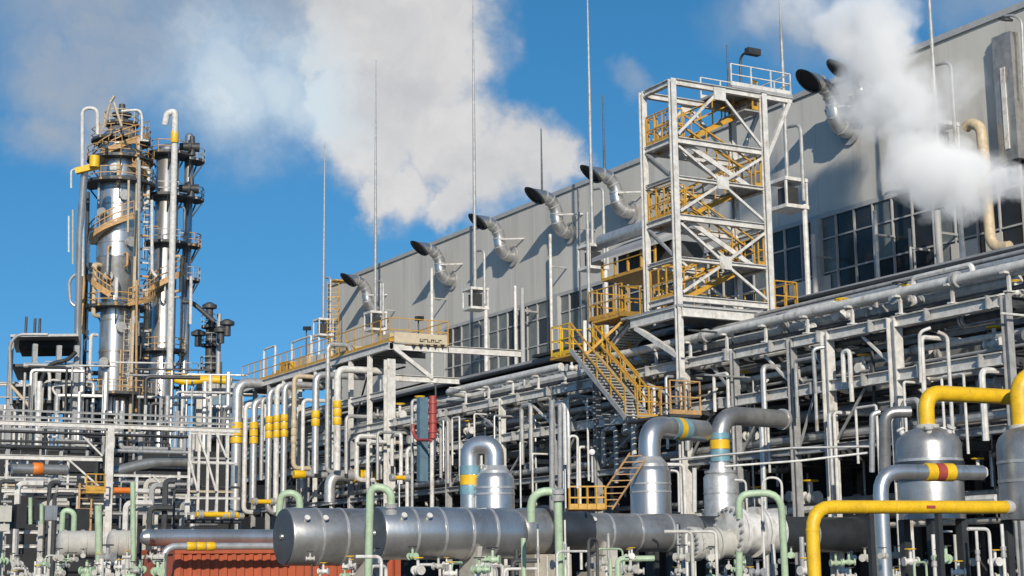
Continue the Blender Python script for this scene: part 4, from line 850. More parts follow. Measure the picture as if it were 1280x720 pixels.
for (x0, x1, y, w_, mt, lb, Yo) in ((-30, 126, 557, 5, 'dark_steel', 'long dark pipe under the top deck of the pipe bridge', 0), (131, 236, 563, 4.5, 'pipe_cladding', 'silver pipe between the bridge column and the white posts', 0), (-30, 128, 550, 3.5, 'dim_steel', 'dim thin pipe above the long dark pipe of the bridge', 1), (137, 236, 586, 4, 'dark_steel', 'dark pipe under the silver cylinder of the bridge', 1), (137, 240, 604, 4.5, 'pipe_cladding', 'silver pipe below the white rail of the bridge', 1.2), (137, 240, 613, 7, 'dark_cladding', 'dark clad pipe beneath the bridge near the white posts', 2), (-30, 236, 538, 4, 'dim_steel', 'dim pipe directly below the white top beam of the bridge', 1.4), (-30, 120, 606, 3, 'sand_paint', 'sand coloured pipe just above the lower white beam of the bridge', .8), (100, 300, 651, 6, 'dim_steel', 'dim pipe low behind the pale green risers', 1)):
    a = e_(x0, y, YB_+.6+Yo); b = e_(x1, y, YB_+.6+Yo); b.z = a.z; run('bridge_pipe', lb, [a, b], w_/2*mpp(a), mt, 'pipes on the pipe bridge')
a = e_(15, 586); b = e_(84, 586); b.z = a.z
t = run('silver_drum', 'small silver drum with an orange band on the pipe bridge', [a, b], 6.5*mpp(a), 'dull_cladding', seg=20, cat='drum', bands=[(e_(47, 586), X_, .36, 'orange_paint')])
t = run('silver_drum', 'long silver cylinder tapering down on the pipe bridge beside the white posts', [e_(142, 590, YB_+1), e_(190, 577, YB_+1), V(e_(236, 575, YB_+1).x, YB_+1, e_(190, 577, YB_+1).z)], 7*mpp(a), 'dull_cladding', seg=20, cat='drum', bend=1.2)
# floor-to-deck depth: rear frame, and dense bundles of slim pipes behind
for i in range(60):
    x0 = rnd.uniform(-20, 230); x1 = x0+rnd.uniform(25, 110); y = rnd.uniform(533, 660); Yo = rnd.uniform(2, 9); a = e_(x0, y, YB_+Yo); b = e_(min(x1, 300), y, YB_+Yo); b.z = a.z; dr = rnd.choice([-1, 1])*rnd.uniform(.5, 1.6)
    mt_ = rnd.choice(['white_steel', 'grey_steel', 'dim_steel', 'dark_steel', 'grey_steel'])
    run('slim_pipe', '%s %s pipe behind the pipe bridge, %s, %s' % ('short' if x1-x0 < 60 else 'long', CN[mt_], 'near the silver drum' if x0 < 70 else 'behind the bridge column' if x0 < 140 else 'near the white posts', 'high' if y < 575 else 'midway' if y < 620 else 'low'), [a+Z_*dr, a, b, b+Z_*rnd.choice([-1, 1])*rnd.uniform(.4, 1.5)], rnd.choice([.05, .07, .1]), mt_, 'pipes tangled behind the pipe bridge', seg=7)
for i in range(26):
    x0 = rnd.uniform(-10, 230); y0 = rnd.uniform(600, 640); mt_ = rnd.choice(['white_steel', 'grey_steel', 'dim_steel', 'ivory']); Yo = rnd.uniform(-3, 2); a = e_(x0, 700, YB_+Yo); b = e_(x0, y0, YB_+Yo)
    run('standpipe', '%s standpipe under the pipe bridge, %s, %s bridge' % (CN[mt_], 'beside the cabinets' if x0 < 60 else 'around the orange ladder' if x0 < 130 else 'beside the white posts', 'before the' if Yo < 0 else 'behind the'), [V(b.x, b.y, 1), b, b+X_*rnd.uniform(.3, 1)], rnd.choice([.05, .08, .11]), mt_, 'standpipes below the pipe bridge', seg=7)
for i, (x0, x1, y0, y1, mt) in enumerate(((-10, 15, 632, 652, 'ivory'), (20, 34, 630, 660, 'black'), (42, 50, 632, 650, 'black'), (56, 72, 632, 650, 'dull_cladding'), (-10, 12, 655, 664, 'ivory'), (95, 112, 636, 664, 'black'))):
    a = e_(x0, y1, 52); b = e_(x1, y0, 52); MB().span((a.x, 52, a.z), (b.x, 53, b.z)).build('equipment_cabinet', mt, None, ['ivory cabinet at the picture edge under the bridge', 'tall black cabinet beside the slender green riser', 'narrow black cabinet between the slender green risers', 'metal cabinet near the small green double bend', 'low ivory cabinet under the upper ivory cabinet', 'black cabinet behind the orange ladder'][i], 'cabinet', 'cabinets under the pipe bridge', smooth=False)
# back wall of dark process building below the bridge
A = e_(-40, 640, 78); B = e_(300, 640, 78)
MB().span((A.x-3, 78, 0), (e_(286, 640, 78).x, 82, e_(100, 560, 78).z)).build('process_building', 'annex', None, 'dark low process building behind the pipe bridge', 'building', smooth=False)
# orange ladder + platform
t = thing('access_ladder', 'rusty orange ladder with a small yellow platform on the pipe bridge', 'ladder', e_(104, 665, YB_-.6))
a = e_(105, 668, YB_-.6); b = e_(105, 604, YB_-.6); ladder(t, V(a.x, YB_-.6, a.z), V(a.x, YB_-.6, b.z), .45, 'rust_orange', V(0, -1, 0))
p0 = e_(104, 617, YB_-.6); p1 = e_(127, 617, YB_-.6); MB().span((p0.x, YB_-1, p0.z), (p1.x, YB_-.2, p0.z+.1)).build('landing', 'ochre_paint', t, smooth=False); railing(t, [V(p0.x, YB_-1, p0.z+.1), V(p1.x, YB_-1, p0.z+.1)], 'ochre_paint', .6, .3)
p0 = e_(142, 613, YB_-.6); p1 = e_(163, 617, YB_-.6); run('orange_pipe', 'short orange pipe lying beside the bridge column', [p0, V(p1.x, p1.y, p0.z)], .12, 'orange_paint')
# ivory drums at the left front
for (x0, x1, cy, w_, Y, lb) in ((76, 122, 680, 33, 36, 'ivory horizontal drum under the small green double bend'), (139, 164, 680, 34, 37, 'shorter ivory drum between the two green risers')):
    a = on(x0, cy, Y=Y); b = on(x1, cy, Y=Y); r = w_/2*mpp(a); t = thing('ivory_drum', lb, 'drum', a-Z_*r); ln = b.x-a.x
    MB().lathe(a, X_, [(-.08, r*.3), (-.05, r*.8), (0, r), (ln, r), (ln+.06, r*.8)], 32).build('shell', 'ivory', t)
    for f in (.05, .55, .95): MB().lathe(a+X_*(ln*f), X_, [(0, r), (0, r*1.08), (.05, r*1.08), (.05, r)], 32).build('flange', 'ivory', t)

# ------------------------------------------------------------------ valves, small bore pipes and gauges of the front row
def smallbore(px, ytop, D, mt, r, k):
    lb = '%s %s upright pipe %s%s' % (thick(r, .02, .04), CN[mt], zone(px), ['', ', turning sideways', ', doubling back down'][k])
    b = on(px, ytop, D=D); s = rnd.choice([-1, 1]); pts = [V(b.x, b.y, .4), b]
    if k: pts += [b+V(s*rnd.uniform(.2, .7), rnd.uniform(-.2, .2), 0)]
    if k > 1: pts += [pts[-1]-Z_*rnd.uniform(.3, 1.2)]
    run('small_pipe', lb, pts, r, mt, 'slim upright pipes in the front row', seg=8, bend=.1)
for i in range(50):
    px = rnd.choice([rnd.uniform(610, 780), rnd.uniform(840, 1280), rnd.uniform(0, 210), rnd.uniform(360, 640)]); D = rnd.uniform(23.5, 33)
    smallbore(px, rnd.uniform(655, 712) if px > 640 else rnd.uniform(694, 714), D, rnd.choice(['white_steel', 'ivory', 'grey_steel', 'dim_steel', 'green_paint', 'white_steel']), rnd.choice([.02, .028, .035, .045]), rnd.choice([0, 0, 1, 2]))
for i in range(110):
    px = rnd.choice([rnd.uniform(0, 200), rnd.uniform(350, 1280), rnd.uniform(760, 1280)]); D = rnd.uniform(23, 33); p = on(px, rnd.uniform(694, 724), D=D)
    k = rnd.choice(['ivory', 'green_paint', 'grey_steel', 'white_steel', 'ivory']); sc_ = rnd.uniform(.28, .62)
    valve(p, k, '%s %s flanged valve with handwheel %s' % ('larger' if sc_ > .45 else 'tiny', CN[k], zone(px)), 'small valves in the front row', sc_, rotz(rnd.uniform(0, 3)))
for (px, y0, y1, w_, D, lb) in ((1105, 655, 735, 7, 27, 'thick white upright pipe behind the yellow pipe near the domed vessel'), (1130, 658, 735, 6, 27, 'white upright pipe right of the thick white one'), (1166, 668, 735, 5, 26, 'white upright pipe under the domed vessel'), (1220, 660, 735, 4, 26, 'slim white upright pipe between the two domed vessels'), (1252, 655, 735, 4.5, 26, 'slim white upright pipe at the vessel by the picture edge'),
        (952, 616, 735, 3, 26, 'thin white upright pipe inside the green arch'), (966, 680, 735, 6, 26, 'short white upright pipe under the green arch'), (706, 650, 735, 2.6, 26, 'thin silver pipe beside the pale green riser'), (672, 655, 735, 2.6, 27, 'thin grey rod before the drum flanges')):
    p = on(px, y0, D=D); run('upright_pipe', lb, [V(p.x, p.y, .3), p], w_/2*mpp(p), 'white_steel', 'upright white pipes in the front row', flanges=[(0, .85)])
# pipe frames behind the front drums: hoops and lines against the dark
def wire(lab, pts, w_, D, mt, grp='thin pipe hoops behind the vessels', bend=.2):
    P = [on(x, y, D=D) for x, y in pts]; run('pipe_hoop', lab, P, w_/2*mpp(P[0]), mt, grp, seg=10, bend=bend)
wire('white pipe hoop right of the large bolted cover', [(953, 690), (953, 597), (977, 597), (978, 640)], 3.2, 31, 'white_steel')
wire('small white pipe hoop left of the green arch', [(918, 600), (932, 600), (934, 640)], 3, 31, 'white_steel')
wire('narrow silver pipe beside the domed vessel with an open bend', [(1090, 590), (1090, 518), (1100, 515)], 7, 30, 'pipe_cladding')
wire('thick dark silver pipe elbow left of the domed vessel', [(1106, 600), (1106, 515), (1138, 515)], 15, 31, 'dull_cladding', bend=.3)
wire('twin silver riser behind the domed vessel, first', [(690, 640), (690, 500)], 7, 38, 'pipe_cladding', 'tall twin risers'); wire('twin silver riser behind the green bend, second', [(700, 640), (700, 505)], 6, 38, 'pipe_cladding', 'tall twin risers')
wire('white pipe hoop right of the twin risers', [(711, 610), (711, 545), (722, 545), (722, 610)], 3.5, 38, 'white_steel')
wire('white bypass hoop beside the shiny vessel', [(838, 588), (848, 589), (849, 640)], 3, 37, 'white_steel')
wire('white pipe standing between two vessels', [(868, 585), (868, 640)], 6, 38, 'white_steel')
wire('long grey service line between the stair landing and the vessels', [(838, 575), (990, 560), (1090, 558)], 3.2, 39, 'grey_steel')
wire('thin white line above the green arch', [(905, 583), (1000, 576), (1085, 566)], 3, 38, 'white_steel')
wire('white pipe rising beside the yellow crown pipe', [(1151, 478), (1149, 415), (1163, 410)], 4.5, 34, 'white_steel'); wire('white pipe crossing behind the yellow crown pipe', [(1192, 560), (1184, 420), (1172, 415)], 5, 34, 'white_steel')
wire('silver double riser near the pale column', [(1020, 492), (1016, 436), (1030, 434)], 5, 42, 'pipe_cladding'); 
for i, (px, py) in enumerate(((740, 565),)):
    p = on(px, py, D=37); t = thing('pressure_gauge', ['round white gauge in the dark above the yellow landing', 'small white gauge left of the round white gauge', 'small gauge beside the twin risers', 'small white gauge near the domed vessel', 'small gauge low beneath the slim drum'][i], 'gauge', p, 'round gauges')
    dv_ = (CAM-p).normalized(); MB().lathe(p, dv_, [(0, .06), (.06, .07), (.07, .055)], 16).build('dial', 'gauge_white', t); MB().tube([p-Z_*.7, p-Z_*.1], .03, seg=6).build('stem', 'grey_steel', t)
# small yellow landing behind the slim drum
a = on(712, 637, D=42); b = on(757, 637, D=42); zz = a.z
t = thing('small_landing', 'small yellow railed landing with a raking ladder behind the slim drum', 'platform', a)
MB().add([a, b, b+V(.6, 1.2, 0), a+V(.6, 1.2, 0), a+Z_*.08, b+Z_*.08, b+V(.6, 1.2, .08), a+V(.6, 1.2, .08)], [(3, 2, 1, 0), (4, 5, 6, 7), (0, 1, 5, 4), (1, 2, 6, 5), (2, 3, 7, 6), (3, 0, 4, 7)]).build('deck', 'ochre_paint', t, smooth=False)
railing(t, [a, a.lerp(b, .5), V(b.x, b.y, zz)], 'ochre_paint', .6, .3)
u0 = on(752, 637, D=42); u1 = on(800, 566, D=44); mb = MB()
for k in (-.2, .2): mb.bar(u0+V(k, -k, 0), u1+V(k, -k, 0), .035)
for i in range(9): p = u0.lerp(u1, (i+.5)/9); mb.bar(p+V(-.2, .2, 0), p+V(.2, -.2, 0), .025)
mb.build('raking_ladder', 'rust_orange', t, smooth=False)
# ------------------------------------------------------------------ distillation columns far off
DC = 128.0
def q_(px, py, d=DC): return on(px, py, D=d)
KP = mpp(q_(140, 300))
TOC = (CAM-q_(140, 300)); TOC.z = 0; TOC.normalize(); RT = V(-TOC.y, TOC.x, 0)      # towards the viewpoint, and to its right
base = q_(141, 500); ctr = V(base.x, base.y, 0)
col = thing('distillation_column', 'tall silver distillation column wrapped in rusty orange stairs and platforms', 'column', ctr)
def zc(py): return q_(143, py).z
R1, R2 = 26.5*KP, 19*KP
for (ya, yb_, ra, rb, mt) in ((212, 168, R1, R1, 'aluminium_cladding'), (318, 212.5, R1, R1, 'aluminium_cladding'), (368, 318.5, R2*1.02, R1, 'dull_cladding'), (520, 368.5, R2, R2, 'aluminium_cladding')):
    MB().lathe((ctr.x, ctr.y, zc(ya)), Z_, [(0, ra), (zc(yb_)-zc(ya), rb)], 40).build('shell_section', mt, col)
MB().lathe((ctr.x, ctr.y, zc(168)), Z_, [(0, R1), (.8, R1*.92), (1.5, R1*.62), (1.9, R1*.3), (2.0, .2)], 36).build('top_dome', 'dull_cladding', col)
for y in (230, 250, 285, 300, 400, 440, 480):
    r = R1 if y < 320 else R2; MB().lathe((ctr.x, ctr.y, zc(y)), Z_, [(0, r), (0, r+.04), (.12, r+.04), (.12, r)], 36).build('seam_ring', 'dull_cladding', col)
def arc(c, r, a0, a1, n=16): return [c+RT*(math.sin(a)*r)+TOC*(math.cos(a)*r) for a in [a0+(a1-a0)*i/n for i in range(n+1)]]
def ringplat(owner, c, z, r0, r1, a0, a1, mt='rust_orange', rail=True, n=16):
    c = V(c.x, c.y, z); I = arc(c, r0, a0, a1, n); O = arc(c, r1, a0, a1, n); m_ = n+1
    vs = I+O+[p+Z_*.22 for p in I]+[p+Z_*.22 for p in O]
    fs = [(i, i+1, m_+i+1, m_+i) for i in range(n)]+[(2*m_+i, 3*m_+i, 3*m_+i+1, 2*m_+i+1) for i in range(n)]+[(m_+i, m_+i+1, 3*m_+i+1, 3*m_+i) for i in range(n)]+[(i, 2*m_+i, 2*m_+i+1, i+1) for i in range(n)]
    MB().add(vs, fs).build('ring_platform', 'dim_steel', owner, smooth=False)
    for a in (a0, (a0+a1)/2, a1):
        p = c+RT*math.sin(a)*r1*.97+TOC*math.cos(a)*r1*.97; p2 = c+RT*math.sin(a)*r0+TOC*math.cos(a)*r0; MB().bar(p-Z_*.03, p2-Z_*1.3, .1).build('bracket', 'dark_steel', owner, smooth=False)
    if rail: railing(owner, O[::2], mt if mt not in ('dark_steel', 'dim_steel') else 'grey_steel', step=1.2, t=.06)
def helix(owner, c, ya, yb_, r, a0, a1, w_=.7, n=20, zf=zc):
    za, zb = zf(ya), zf(yb_); cc = V(c.x, c.y, 0); O = []; I = []
    for i in range(n+1):
        a = a0+(a1-a0)*i/n; z = za+(zb-za)*i/n; dr = RT*math.sin(a)+TOC*math.cos(a); I.append(cc+dr*(r+.05)+Z_*z); O.append(cc+dr*(r+w_)+Z_*z)
    mb = MB(); 
    for p, q in zip(O, O[1:]): mb.bar(p, q+(q-p)*.03, .07, .3)
    mb.build('outer_stringer', 'rust_orange', owner, smooth=False)
    mb = MB()
    for i in range(n):
        for f in (0, .5):
            p = O[i].lerp(O[i+1], f); q = I[i].lerp(I[i+1], f); mb.bar(p, q, .28, .05)
    mb.build('winder_treads', 'sand_paint', owner, kind='stuff', smooth=False)
    railing(owner, [p+Z_*.2 for p in O[::2]], 'rust_orange', step=1.3, t=.08)
ringplat(col, ctr, zc(190), R1+.02, R1+1.0, -1.9, 1.9); ringplat(col, ctr, zc(222), R1+.02, R1+1.2, -2.2, 2.2, 'rust_orange')
ringplat(col, ctr, zc(384), R2+.02, R2+1.2, -2.4, 2.4, 'ochre_paint'); ringplat(col, ctr, zc(498), R2, R2+2.6, -2.5, 2.5); ringplat(col, ctr, zc(164), R1*.3, R1+.7, -3.1, 3.1)
helix(col, ctr, 196, 156, R1, -1.1, 1.15); helix(col, ctr, 300, 268, R1, -1.45, .5); helix(col, ctr, 214, 200, R1, 1.5, .4); helix(col, ctr, 372, 338, R2+.4, -.2, -1.6); helix(col, ctr, 384, 365, R2+1.2, .3, 1.7)
for (x0, y0, x1, y1) in ((130, 160, 138, 130), (152, 158, 142, 128), (138, 128, 143, 120)): MB().bar(q_(x0, y0, DC-.5), q_(x1, y1, DC-.5), .16).build('top_strut', 'sand_paint', col, smooth=False)
MB().lathe(V(ctr.x, ctr.y, zc(152)), Z_, [(0, .5), (1.6, .5), (1.6, .8), (1.8, .8), (1.8, .3), (2.6, .25)], 14).build('top_nozzle', 'dim_steel', col)
ringplat(col, ctr, zc(140), .4, 1.4, -3.1, 3.1, 'sand_paint')
def cpipe(lab, pts, w_, mt='pipe_cladding', d=DC-2.5, grp='riser pipes on the distillation columns', bend=None, **k):
    P = [q_(x, y, d) for x, y in pts]; return run('column_pipe', lab, P, w_/2*KP, mt, grp, seg=12, bend=bend, **k)
cpipe('pipe looping over the open side of the column top', [(103, 345), (103, 135), (122, 135), (122, 168)], 4.5, 'white_steel', bend=.9)
cpipe('pipe looping over the inner side of the column top', [(152, 139), (176, 137), (178, 152), (177, 175)], 3.2, 'white_steel', bend=.9)
cpipe('thick silver riser running down the outer side of the distillation column', [(106, 210), (100, 290), (95, 520)], 9, 'aluminium_cladding')
cpipe('thin silver riser beside the thick silver riser of the distillation column', [(89, 235), (89, 213), (112, 206)], 2.6, 'white_steel')
cpipe('dark riser on the outer side of the distillation column', [(110, 240), (104, 520)], 5, 'dim_steel', DC+1)
cpipe('short bowed pipe at the outer side of the distillation column', [(100, 385), (88, 380), (86, 350), (98, 340)], 4, 'pipe_cladding', bend=1.0)
cpipe('pair of thin risers beside the thick silver riser, first', [(86, 315), (86, 270)], 2.4, 'white_steel'); cpipe('pair of thin risers beside the thick silver riser, second', [(91, 330), (91, 262)], 2.2, 'sand_paint')
cpipe('thin sand coloured riser before the distillation column shell', [(160, 290), (161, 225)], 3, 'sand_paint'); cpipe('pale riser on the inner side of the distillation column', [(172, 420), (174, 200)], 5, 'grey_steel', DC+1); cpipe('rusty riser on the inner side of the distillation column', [(170, 515), (171, 350)], 3, 'rust_orange', DC-1)
a = q_(120, 206, DC-3); t = thing('yellow_jib', 'yellow davit arm high on the distillation column', 'davit', a)
MB().bar(q_(95, 214, DC-3), q_(124, 207, DC-3), .45).build('arm', 'yellow_paint', t, smooth=False); MB().lathe(q_(118, 209, DC-3.4), Z_, [(0, .4), (.9, .4)], 12).build('winch_drum', 'yellow_paint', t)
# second, slimmer cluster
c2 = q_(202, 500, DC+3); c2 = V(c2.x, c2.y, 0)
cl = thing('column_cluster', 'slim grey column cluster with many small platforms beside the tall silver column', 'column', c2)
def z2c(py): return q_(205, py, DC+3).z
MB().lathe(c2, Z_, [(0, 15*KP), (z2c(172), 15*KP), (z2c(168), 12*KP), (z2c(165), 5*KP)], 24).build('shell', 'aluminium_cladding', cl)
c3 = q_(229, 500, DC+4); c3 = V(c3.x, c3.y, 0);  MB().lathe(c3, Z_, [(0, 6*KP), (z2c(150), 6*KP), (z2c(146), 3*KP)], 20).build('rear_shell', 'aluminium_cladding', cl)
c4 = q_(188, 500, DC+5); c4 = V(c4.x, c4.y, 0); MB().lathe(c4, Z_, [(0, 8*KP), (z2c(330), 8*KP), (z2c(322), 3*KP)], 20).build('stub_shell', 'ivory', cl)
for i, (y, rr, a0, a1, cc) in enumerate(((182, 2.2, -2.4, 2.4, c2), (238, 2.2, -2.4, 2.4, c2), (300, 2.0, -2, 2.4, c2), (440, 2.2, -2, 2, c2), (186, 2.2, 0, 2.6, c3), (238, 2.2, 0, 2.6, c3), (300, 1.8, 0, 2.4, c3), (345, 1.8, 0, 2.4, c3), (470, 2.2, -2, 2, c3))):
    r0 = 15*KP if cc is c2 else 6*KP; ringplat(cl, cc, z2c(y), r0, r0+rr*.42, a0, a1, 'dim_steel' if i % 3 else 'rust_orange', n=10)
helix(cl, c2, 372, 335, 15*KP, -1.4, 1.2, .8, 12, z2c); 
for (x, ya, yb_) in ((180, 175, 515),):
    for yy in range(ya, yb_, 17): MB().bar(q_(x-8, yy, DC+2), q_(x+6, yy+1, DC+2), .14).build('frame_bar', 'grey_steel' if yy % 3 else 'rust_orange', cl, smooth=False)
    MB().bar(q_(x-7, ya-3, DC+2), V(*q_(x-7, ya-3, DC+2).xy, 0), .2).build('frame_post', 'sand_paint', cl, smooth=False)
cpipe('bright silver riser topped by a hooped bend, ending in a yellow elbow', [(206, 156), (209, 141), (219, 139), (219, 150), (212, 461)], 8, 'white_steel', bend=1.0, d=DC-1, bands=[(q_(218.3, 171, DC-1), Z_, 1.0, 'yellow_paint')])
cpipe('short pale bypass riser in the slim cluster', [(190, 250), (190, 340), (196, 346)], 4, 'white_steel', d=DC)
cpipe('thin riser at the outer side of the slim cluster', [(239, 345), (238, 405)], 4, 'white_steel', d=DC)
P = [q_(x, y, DC-1) for x, y in ((212, 461), (213, 473), (232, 478), (262, 474), (290, 477))]
run('yellow_line', 'yellow pipe sweeping off the silver riser of the slim cluster', P, 4.6*KP, 'yellow_paint', seg=14, bend=1.6)
run('yellow_line', 'second yellow pipe lying behind the sweeping yellow pipe', [q_(228, 470, DC+1), q_(288, 471, DC+1)], 2.6*KP, 'yellow_paint', seg=10)
cpipe('grey arched duct leading from the slim cluster towards the small tower', [(228, 377), (240, 378), (252, 388), (268, 402)], 6, 'dim_steel', d=DC+2, bend=1.4)
for (x, y) in ((240, 184), (239, 236)):
    p = q_(x, y, DC+2); t = thing('relief_valve', 'dark relief valve hanging off the %s small platform of the slim cluster' % ('upper' if y < 200 else 'lower'), 'valve', p, 'relief valves on the slim cluster'); MB().lathe(p-RT*1.0, RT, [(0, .3), (.7, .35), (.7, .6), (.9, .6), (.9, .35), (1.6, .4)], 12).build('body', 'dark_steel', t); MB().lathe(p, Z_, [(-.7, .3), (.9, .2)], 10).build('spindle', 'dim_steel', t)
# third, low tower
c5 = q_(262, 500, DC+6); c5 = V(c5.x, c5.y, 0); tw = thing('small_tower', 'low dark process tower with round platforms, farthest along the skyline', 'tower', c5)
def z5(py): return q_(262, py, DC+6).z
MB().lathe(c5, Z_, [(0, 7*KP), (z5(402), 7*KP), (z5(396), 3*KP), (z5(388), 1.5*KP)], 20).build('shell', 'dim_steel', tw)
c6 = q_(272, 500, DC+5); MB().tube([V(c6.x, c6.y, 0), V(c6.x, c6.y, z5(392)), ], 3*KP, seg=12).build('side_pipe', 'grey_steel', tw)
for y in (408, 432, 462): ringplat(tw, c5, z5(y), 7*KP, 13*KP, -2.8, 2.8, 'dark_steel', n=12)
for (x, y) in ((262, 384), (284, 405), (248, 418), (276, 414)): p = q_(x, y, DC+5); MB().lathe(p-Z_, Z_, [(0, .3), (.9, .3), (.9, .6), (1.2, .6), (1.4, .2)], 10).build('nozzle', 'dim_steel', tw)
# process module to the side of the columns
pm = thing('process_module', 'dark open process module with stacks and pipe loops at the skyline edge', 'process unit', q_(50, 510, 122))
def pq(x, y, d=122): return q_(x, y, d)
for (x, y0) in ((14, 428), (44, 430), (74, 432), (96, 432)): 
    a = pq(x, y0); MB().bar(a, V(a.x, a.y, 0), .35).build('column', 'grey_steel', pm, smooth=False); a = pq(x, y0, 130); MB().bar(a, V(a.x, a.y, 0), .35).build('column', 'dim_steel', pm, smooth=False)
def slab(x0, x1, y, th, mt, d0=122, d1=131, nm='deck'):
    a = pq(x0, y, d0); b = pq(x1, y, d0); c = V(b.x, b.y, a.z)-TOC*(d1-d0); e = a-TOC*(d1-d0); h = Z_*(-th*KP)
    MB().add([a, V(b.x, b.y, a.z), c, e, a+h, V(b.x, b.y, a.z)+h, c+h, e+h], [(0, 1, 2, 3), (7, 6, 5, 4), (0, 4, 5, 1), (1, 5, 6, 2), (2, 6, 7, 3), (3, 7, 4, 0)]).build(nm, mt, pm, smooth=False)
slab(13, 98, 418, 3, 'grey_steel'); slab(24, 94, 426, 9, 'annex', 124, 129, 'cooler_box'); slab(15, 100, 455, 3, 'dim_steel'); slab(15, 96, 480, 3, 'grey_steel'); slab(14, 100, 500, 4, 'dim_steel'); slab(36, 95, 462, 14, 'dark_steel', 125, 130, 'equipment_box')
for x, y in ((33, 396), (44, 398), (50, 398)): a = pq(x, y, 125); MB().tube([V(a.x, a.y, pq(x, 420, 125).z), a], 1.6*KP, seg=10).build('stack', 'dim_steel', pm)
for pts, w_, mt in (([(14, 505), (12, 430), (22, 418), (60, 418)], 4, 'pipe_cladding'), ([(45, 515), (45, 462), (62, 462), (62, 500)], 4, 'white_steel'), ([(75, 500), (62, 482), (92, 481)], 3, 'white_steel'), ([(50, 480), (60, 455), (85, 450), (95, 440)], 5, 'dark_steel'), ([(12, 480), (30, 500), (40, 512)], 4, 'sand_paint'), ([(52, 515), (54, 475), (80, 475), (80, 515)], 3, 'ivory')):
    MB().tube([pq(x, y, 121) for x, y in pts], w_/2*KP, seg=10, bend=.8).build('pipe_loop', mt, pm)
# low plant between and behind the columns
for i in range(70):
    x = rnd.uniform(5, 292); y = rnd.uniform(452, 512); d = rnd.uniform(112, 140); a = q_(x, y, d)
    if x < 100: y = max(y, 470)
    P = [V(a.x, a.y, 6), a] if rnd.random() < .45 else [V(a.x, a.y, 6), a, a+RT*rnd.uniform(2, 6)*rnd.choice([-1, 1])]
    xz = 'below the dark process module' if x < 95 else 'at the foot of the silver column' if x < 180 else 'at the foot of the slim cluster' if x < 245 else 'below the small dark tower'
    run('plant_pipe', 'distant upright pipe %s %s' % ('with a side run' if len(P) > 2 else 'with an open end', xz), P, rnd.choice([.07, .1, .14, .2]), rnd.choice(['grey_steel', 'dim_steel', 'white_steel', 'dark_steel', 'pipe_cladding', 'pipe_cladding']), 'distant pipes at the foot of the columns', seg=8)
for i, (x0, x1, y0, mt, d, lb) in enumerate(((165, 186, 410, 'ivory', 138, 'pale concrete block building between the silver column and the slim cluster'), (246, 296, 486, 'ivory', 134, 'low pale building under the yellow sweeping pipe'), (100, 168, 505, 'annex', 136, 'low dark building at the foot of the silver column'), (0, 60, 512, 'dim_steel', 136, 'low grey building under the dark process module'), (262, 300, 492, 'blue_paint', 131, 'low blue building beside the pale one'))):
    a = q_(x0, y0, d); b = q_(x1, y0, d); b.z = a.z; e = -TOC*5; t = thing('plant_building', lb, 'building', (a.x, a.y, 0))
    A0, B0 = V(a.x, a.y, 0), V(b.x, b.y, 0); MB().add([A0, B0, B0+e, A0+e, a, b, b+e, a+e], [(3, 2, 1, 0), (4, 5, 6, 7), (0, 1, 5, 4), (1, 2, 6, 5), (2, 3, 7, 6), (3, 0, 4, 7)]).build('walls', mt, t, smooth=False)
    MB().add([p+Z_*z+o for z in (.003, .4) for p, o in ((a, -RT*.0+TOC*.3), (b, TOC*.3), (b+e, V(0, 0, 0)), (a+e, V(0, 0, 0)))], [(3, 2, 1, 0), (4, 5, 6, 7), (0, 1, 5, 4), (1, 2, 6, 5), (2, 3, 7, 6), (3, 0, 4, 7)]).build('roof', 'facade_trim', t, smooth=False)
    for k in range(max(1, int((b-a).length/4))): p = a.lerp(b, (k+.5)/max(1, int((b-a).length/4)))-Z_*2.2+TOC*.03; MB().bar(p-Z_*.7, p+Z_*.7, 1.2, .06, up=TOC).build('window', 'window_glass', t, smooth=False)

# ------------------------------------------------------------------ steam drifting before the hall
SB = [(1182, 222, 46, 2.0), (1150, 205, 42, 1.8), (1222, 226, 38, 1.8), (1262, 228, 26, 1.4), (1195, 248, 32, 1.8), (1138, 165, 34, .75), (1122, 120, 42, .7), (1092, 140, 34, .6), (1075, 42, 46, .9), (1105, 62, 44, .9), (1072, 92, 34, .8), (1105, 15, 38, .8), (1160, 150, 36, .6), (1040, 35, 30, .35), (1005, 15, 34, .3), (960, 12, 34, .16), (1060, 130, 30, .35), (1200, 110, 30, .18), (1165, 262, 20, .7)]
XS = 46.5; pts = [on(x, y, X=XS) for x, y, r, d in SB]; rr = [r*mpp(p) for p, (x, y, r, d) in zip(pts, SB)]
lo = V(XS-3.4, min(p.y-r*1.5 for p, r in zip(pts, rr)), min(p.z-r*1.5 for p, r in zip(pts, rr))); hi = V(XS+3.4, max(p.y+r*1.5 for p, r in zip(pts, rr)), max(p.z+r*1.5 for p, r in zip(pts, rr)))
SM = bpy.data.materials.new('steam'); SM.use_nodes = True; nt = SM.node_tree; N = nt.nodes; L = nt.links
for n in list(N): N.remove(n)
out = nd('ShaderNodeOutputMaterial'); pv = nd('ShaderNodeVolumePrincipled'); L.new(pv.outputs[0], out.inputs['Volume'])
pv.inputs['Color'].default_value = (.99, .99, .985, 1); pv.inputs['Anisotropy'].default_value = -.1
g = nd('ShaderNodeNewGeometry'); pos = g.outputs['Position']
na = noise(pos, .42, 5, .62); p2 = vm('ADD', pos, vm('SCALE', vm('SUBTRACT', na.outputs['Color'], (.5, .5, .5)), s=2.6))
nb_ = noise(p2, 1.1, 5, .65)
tot = None
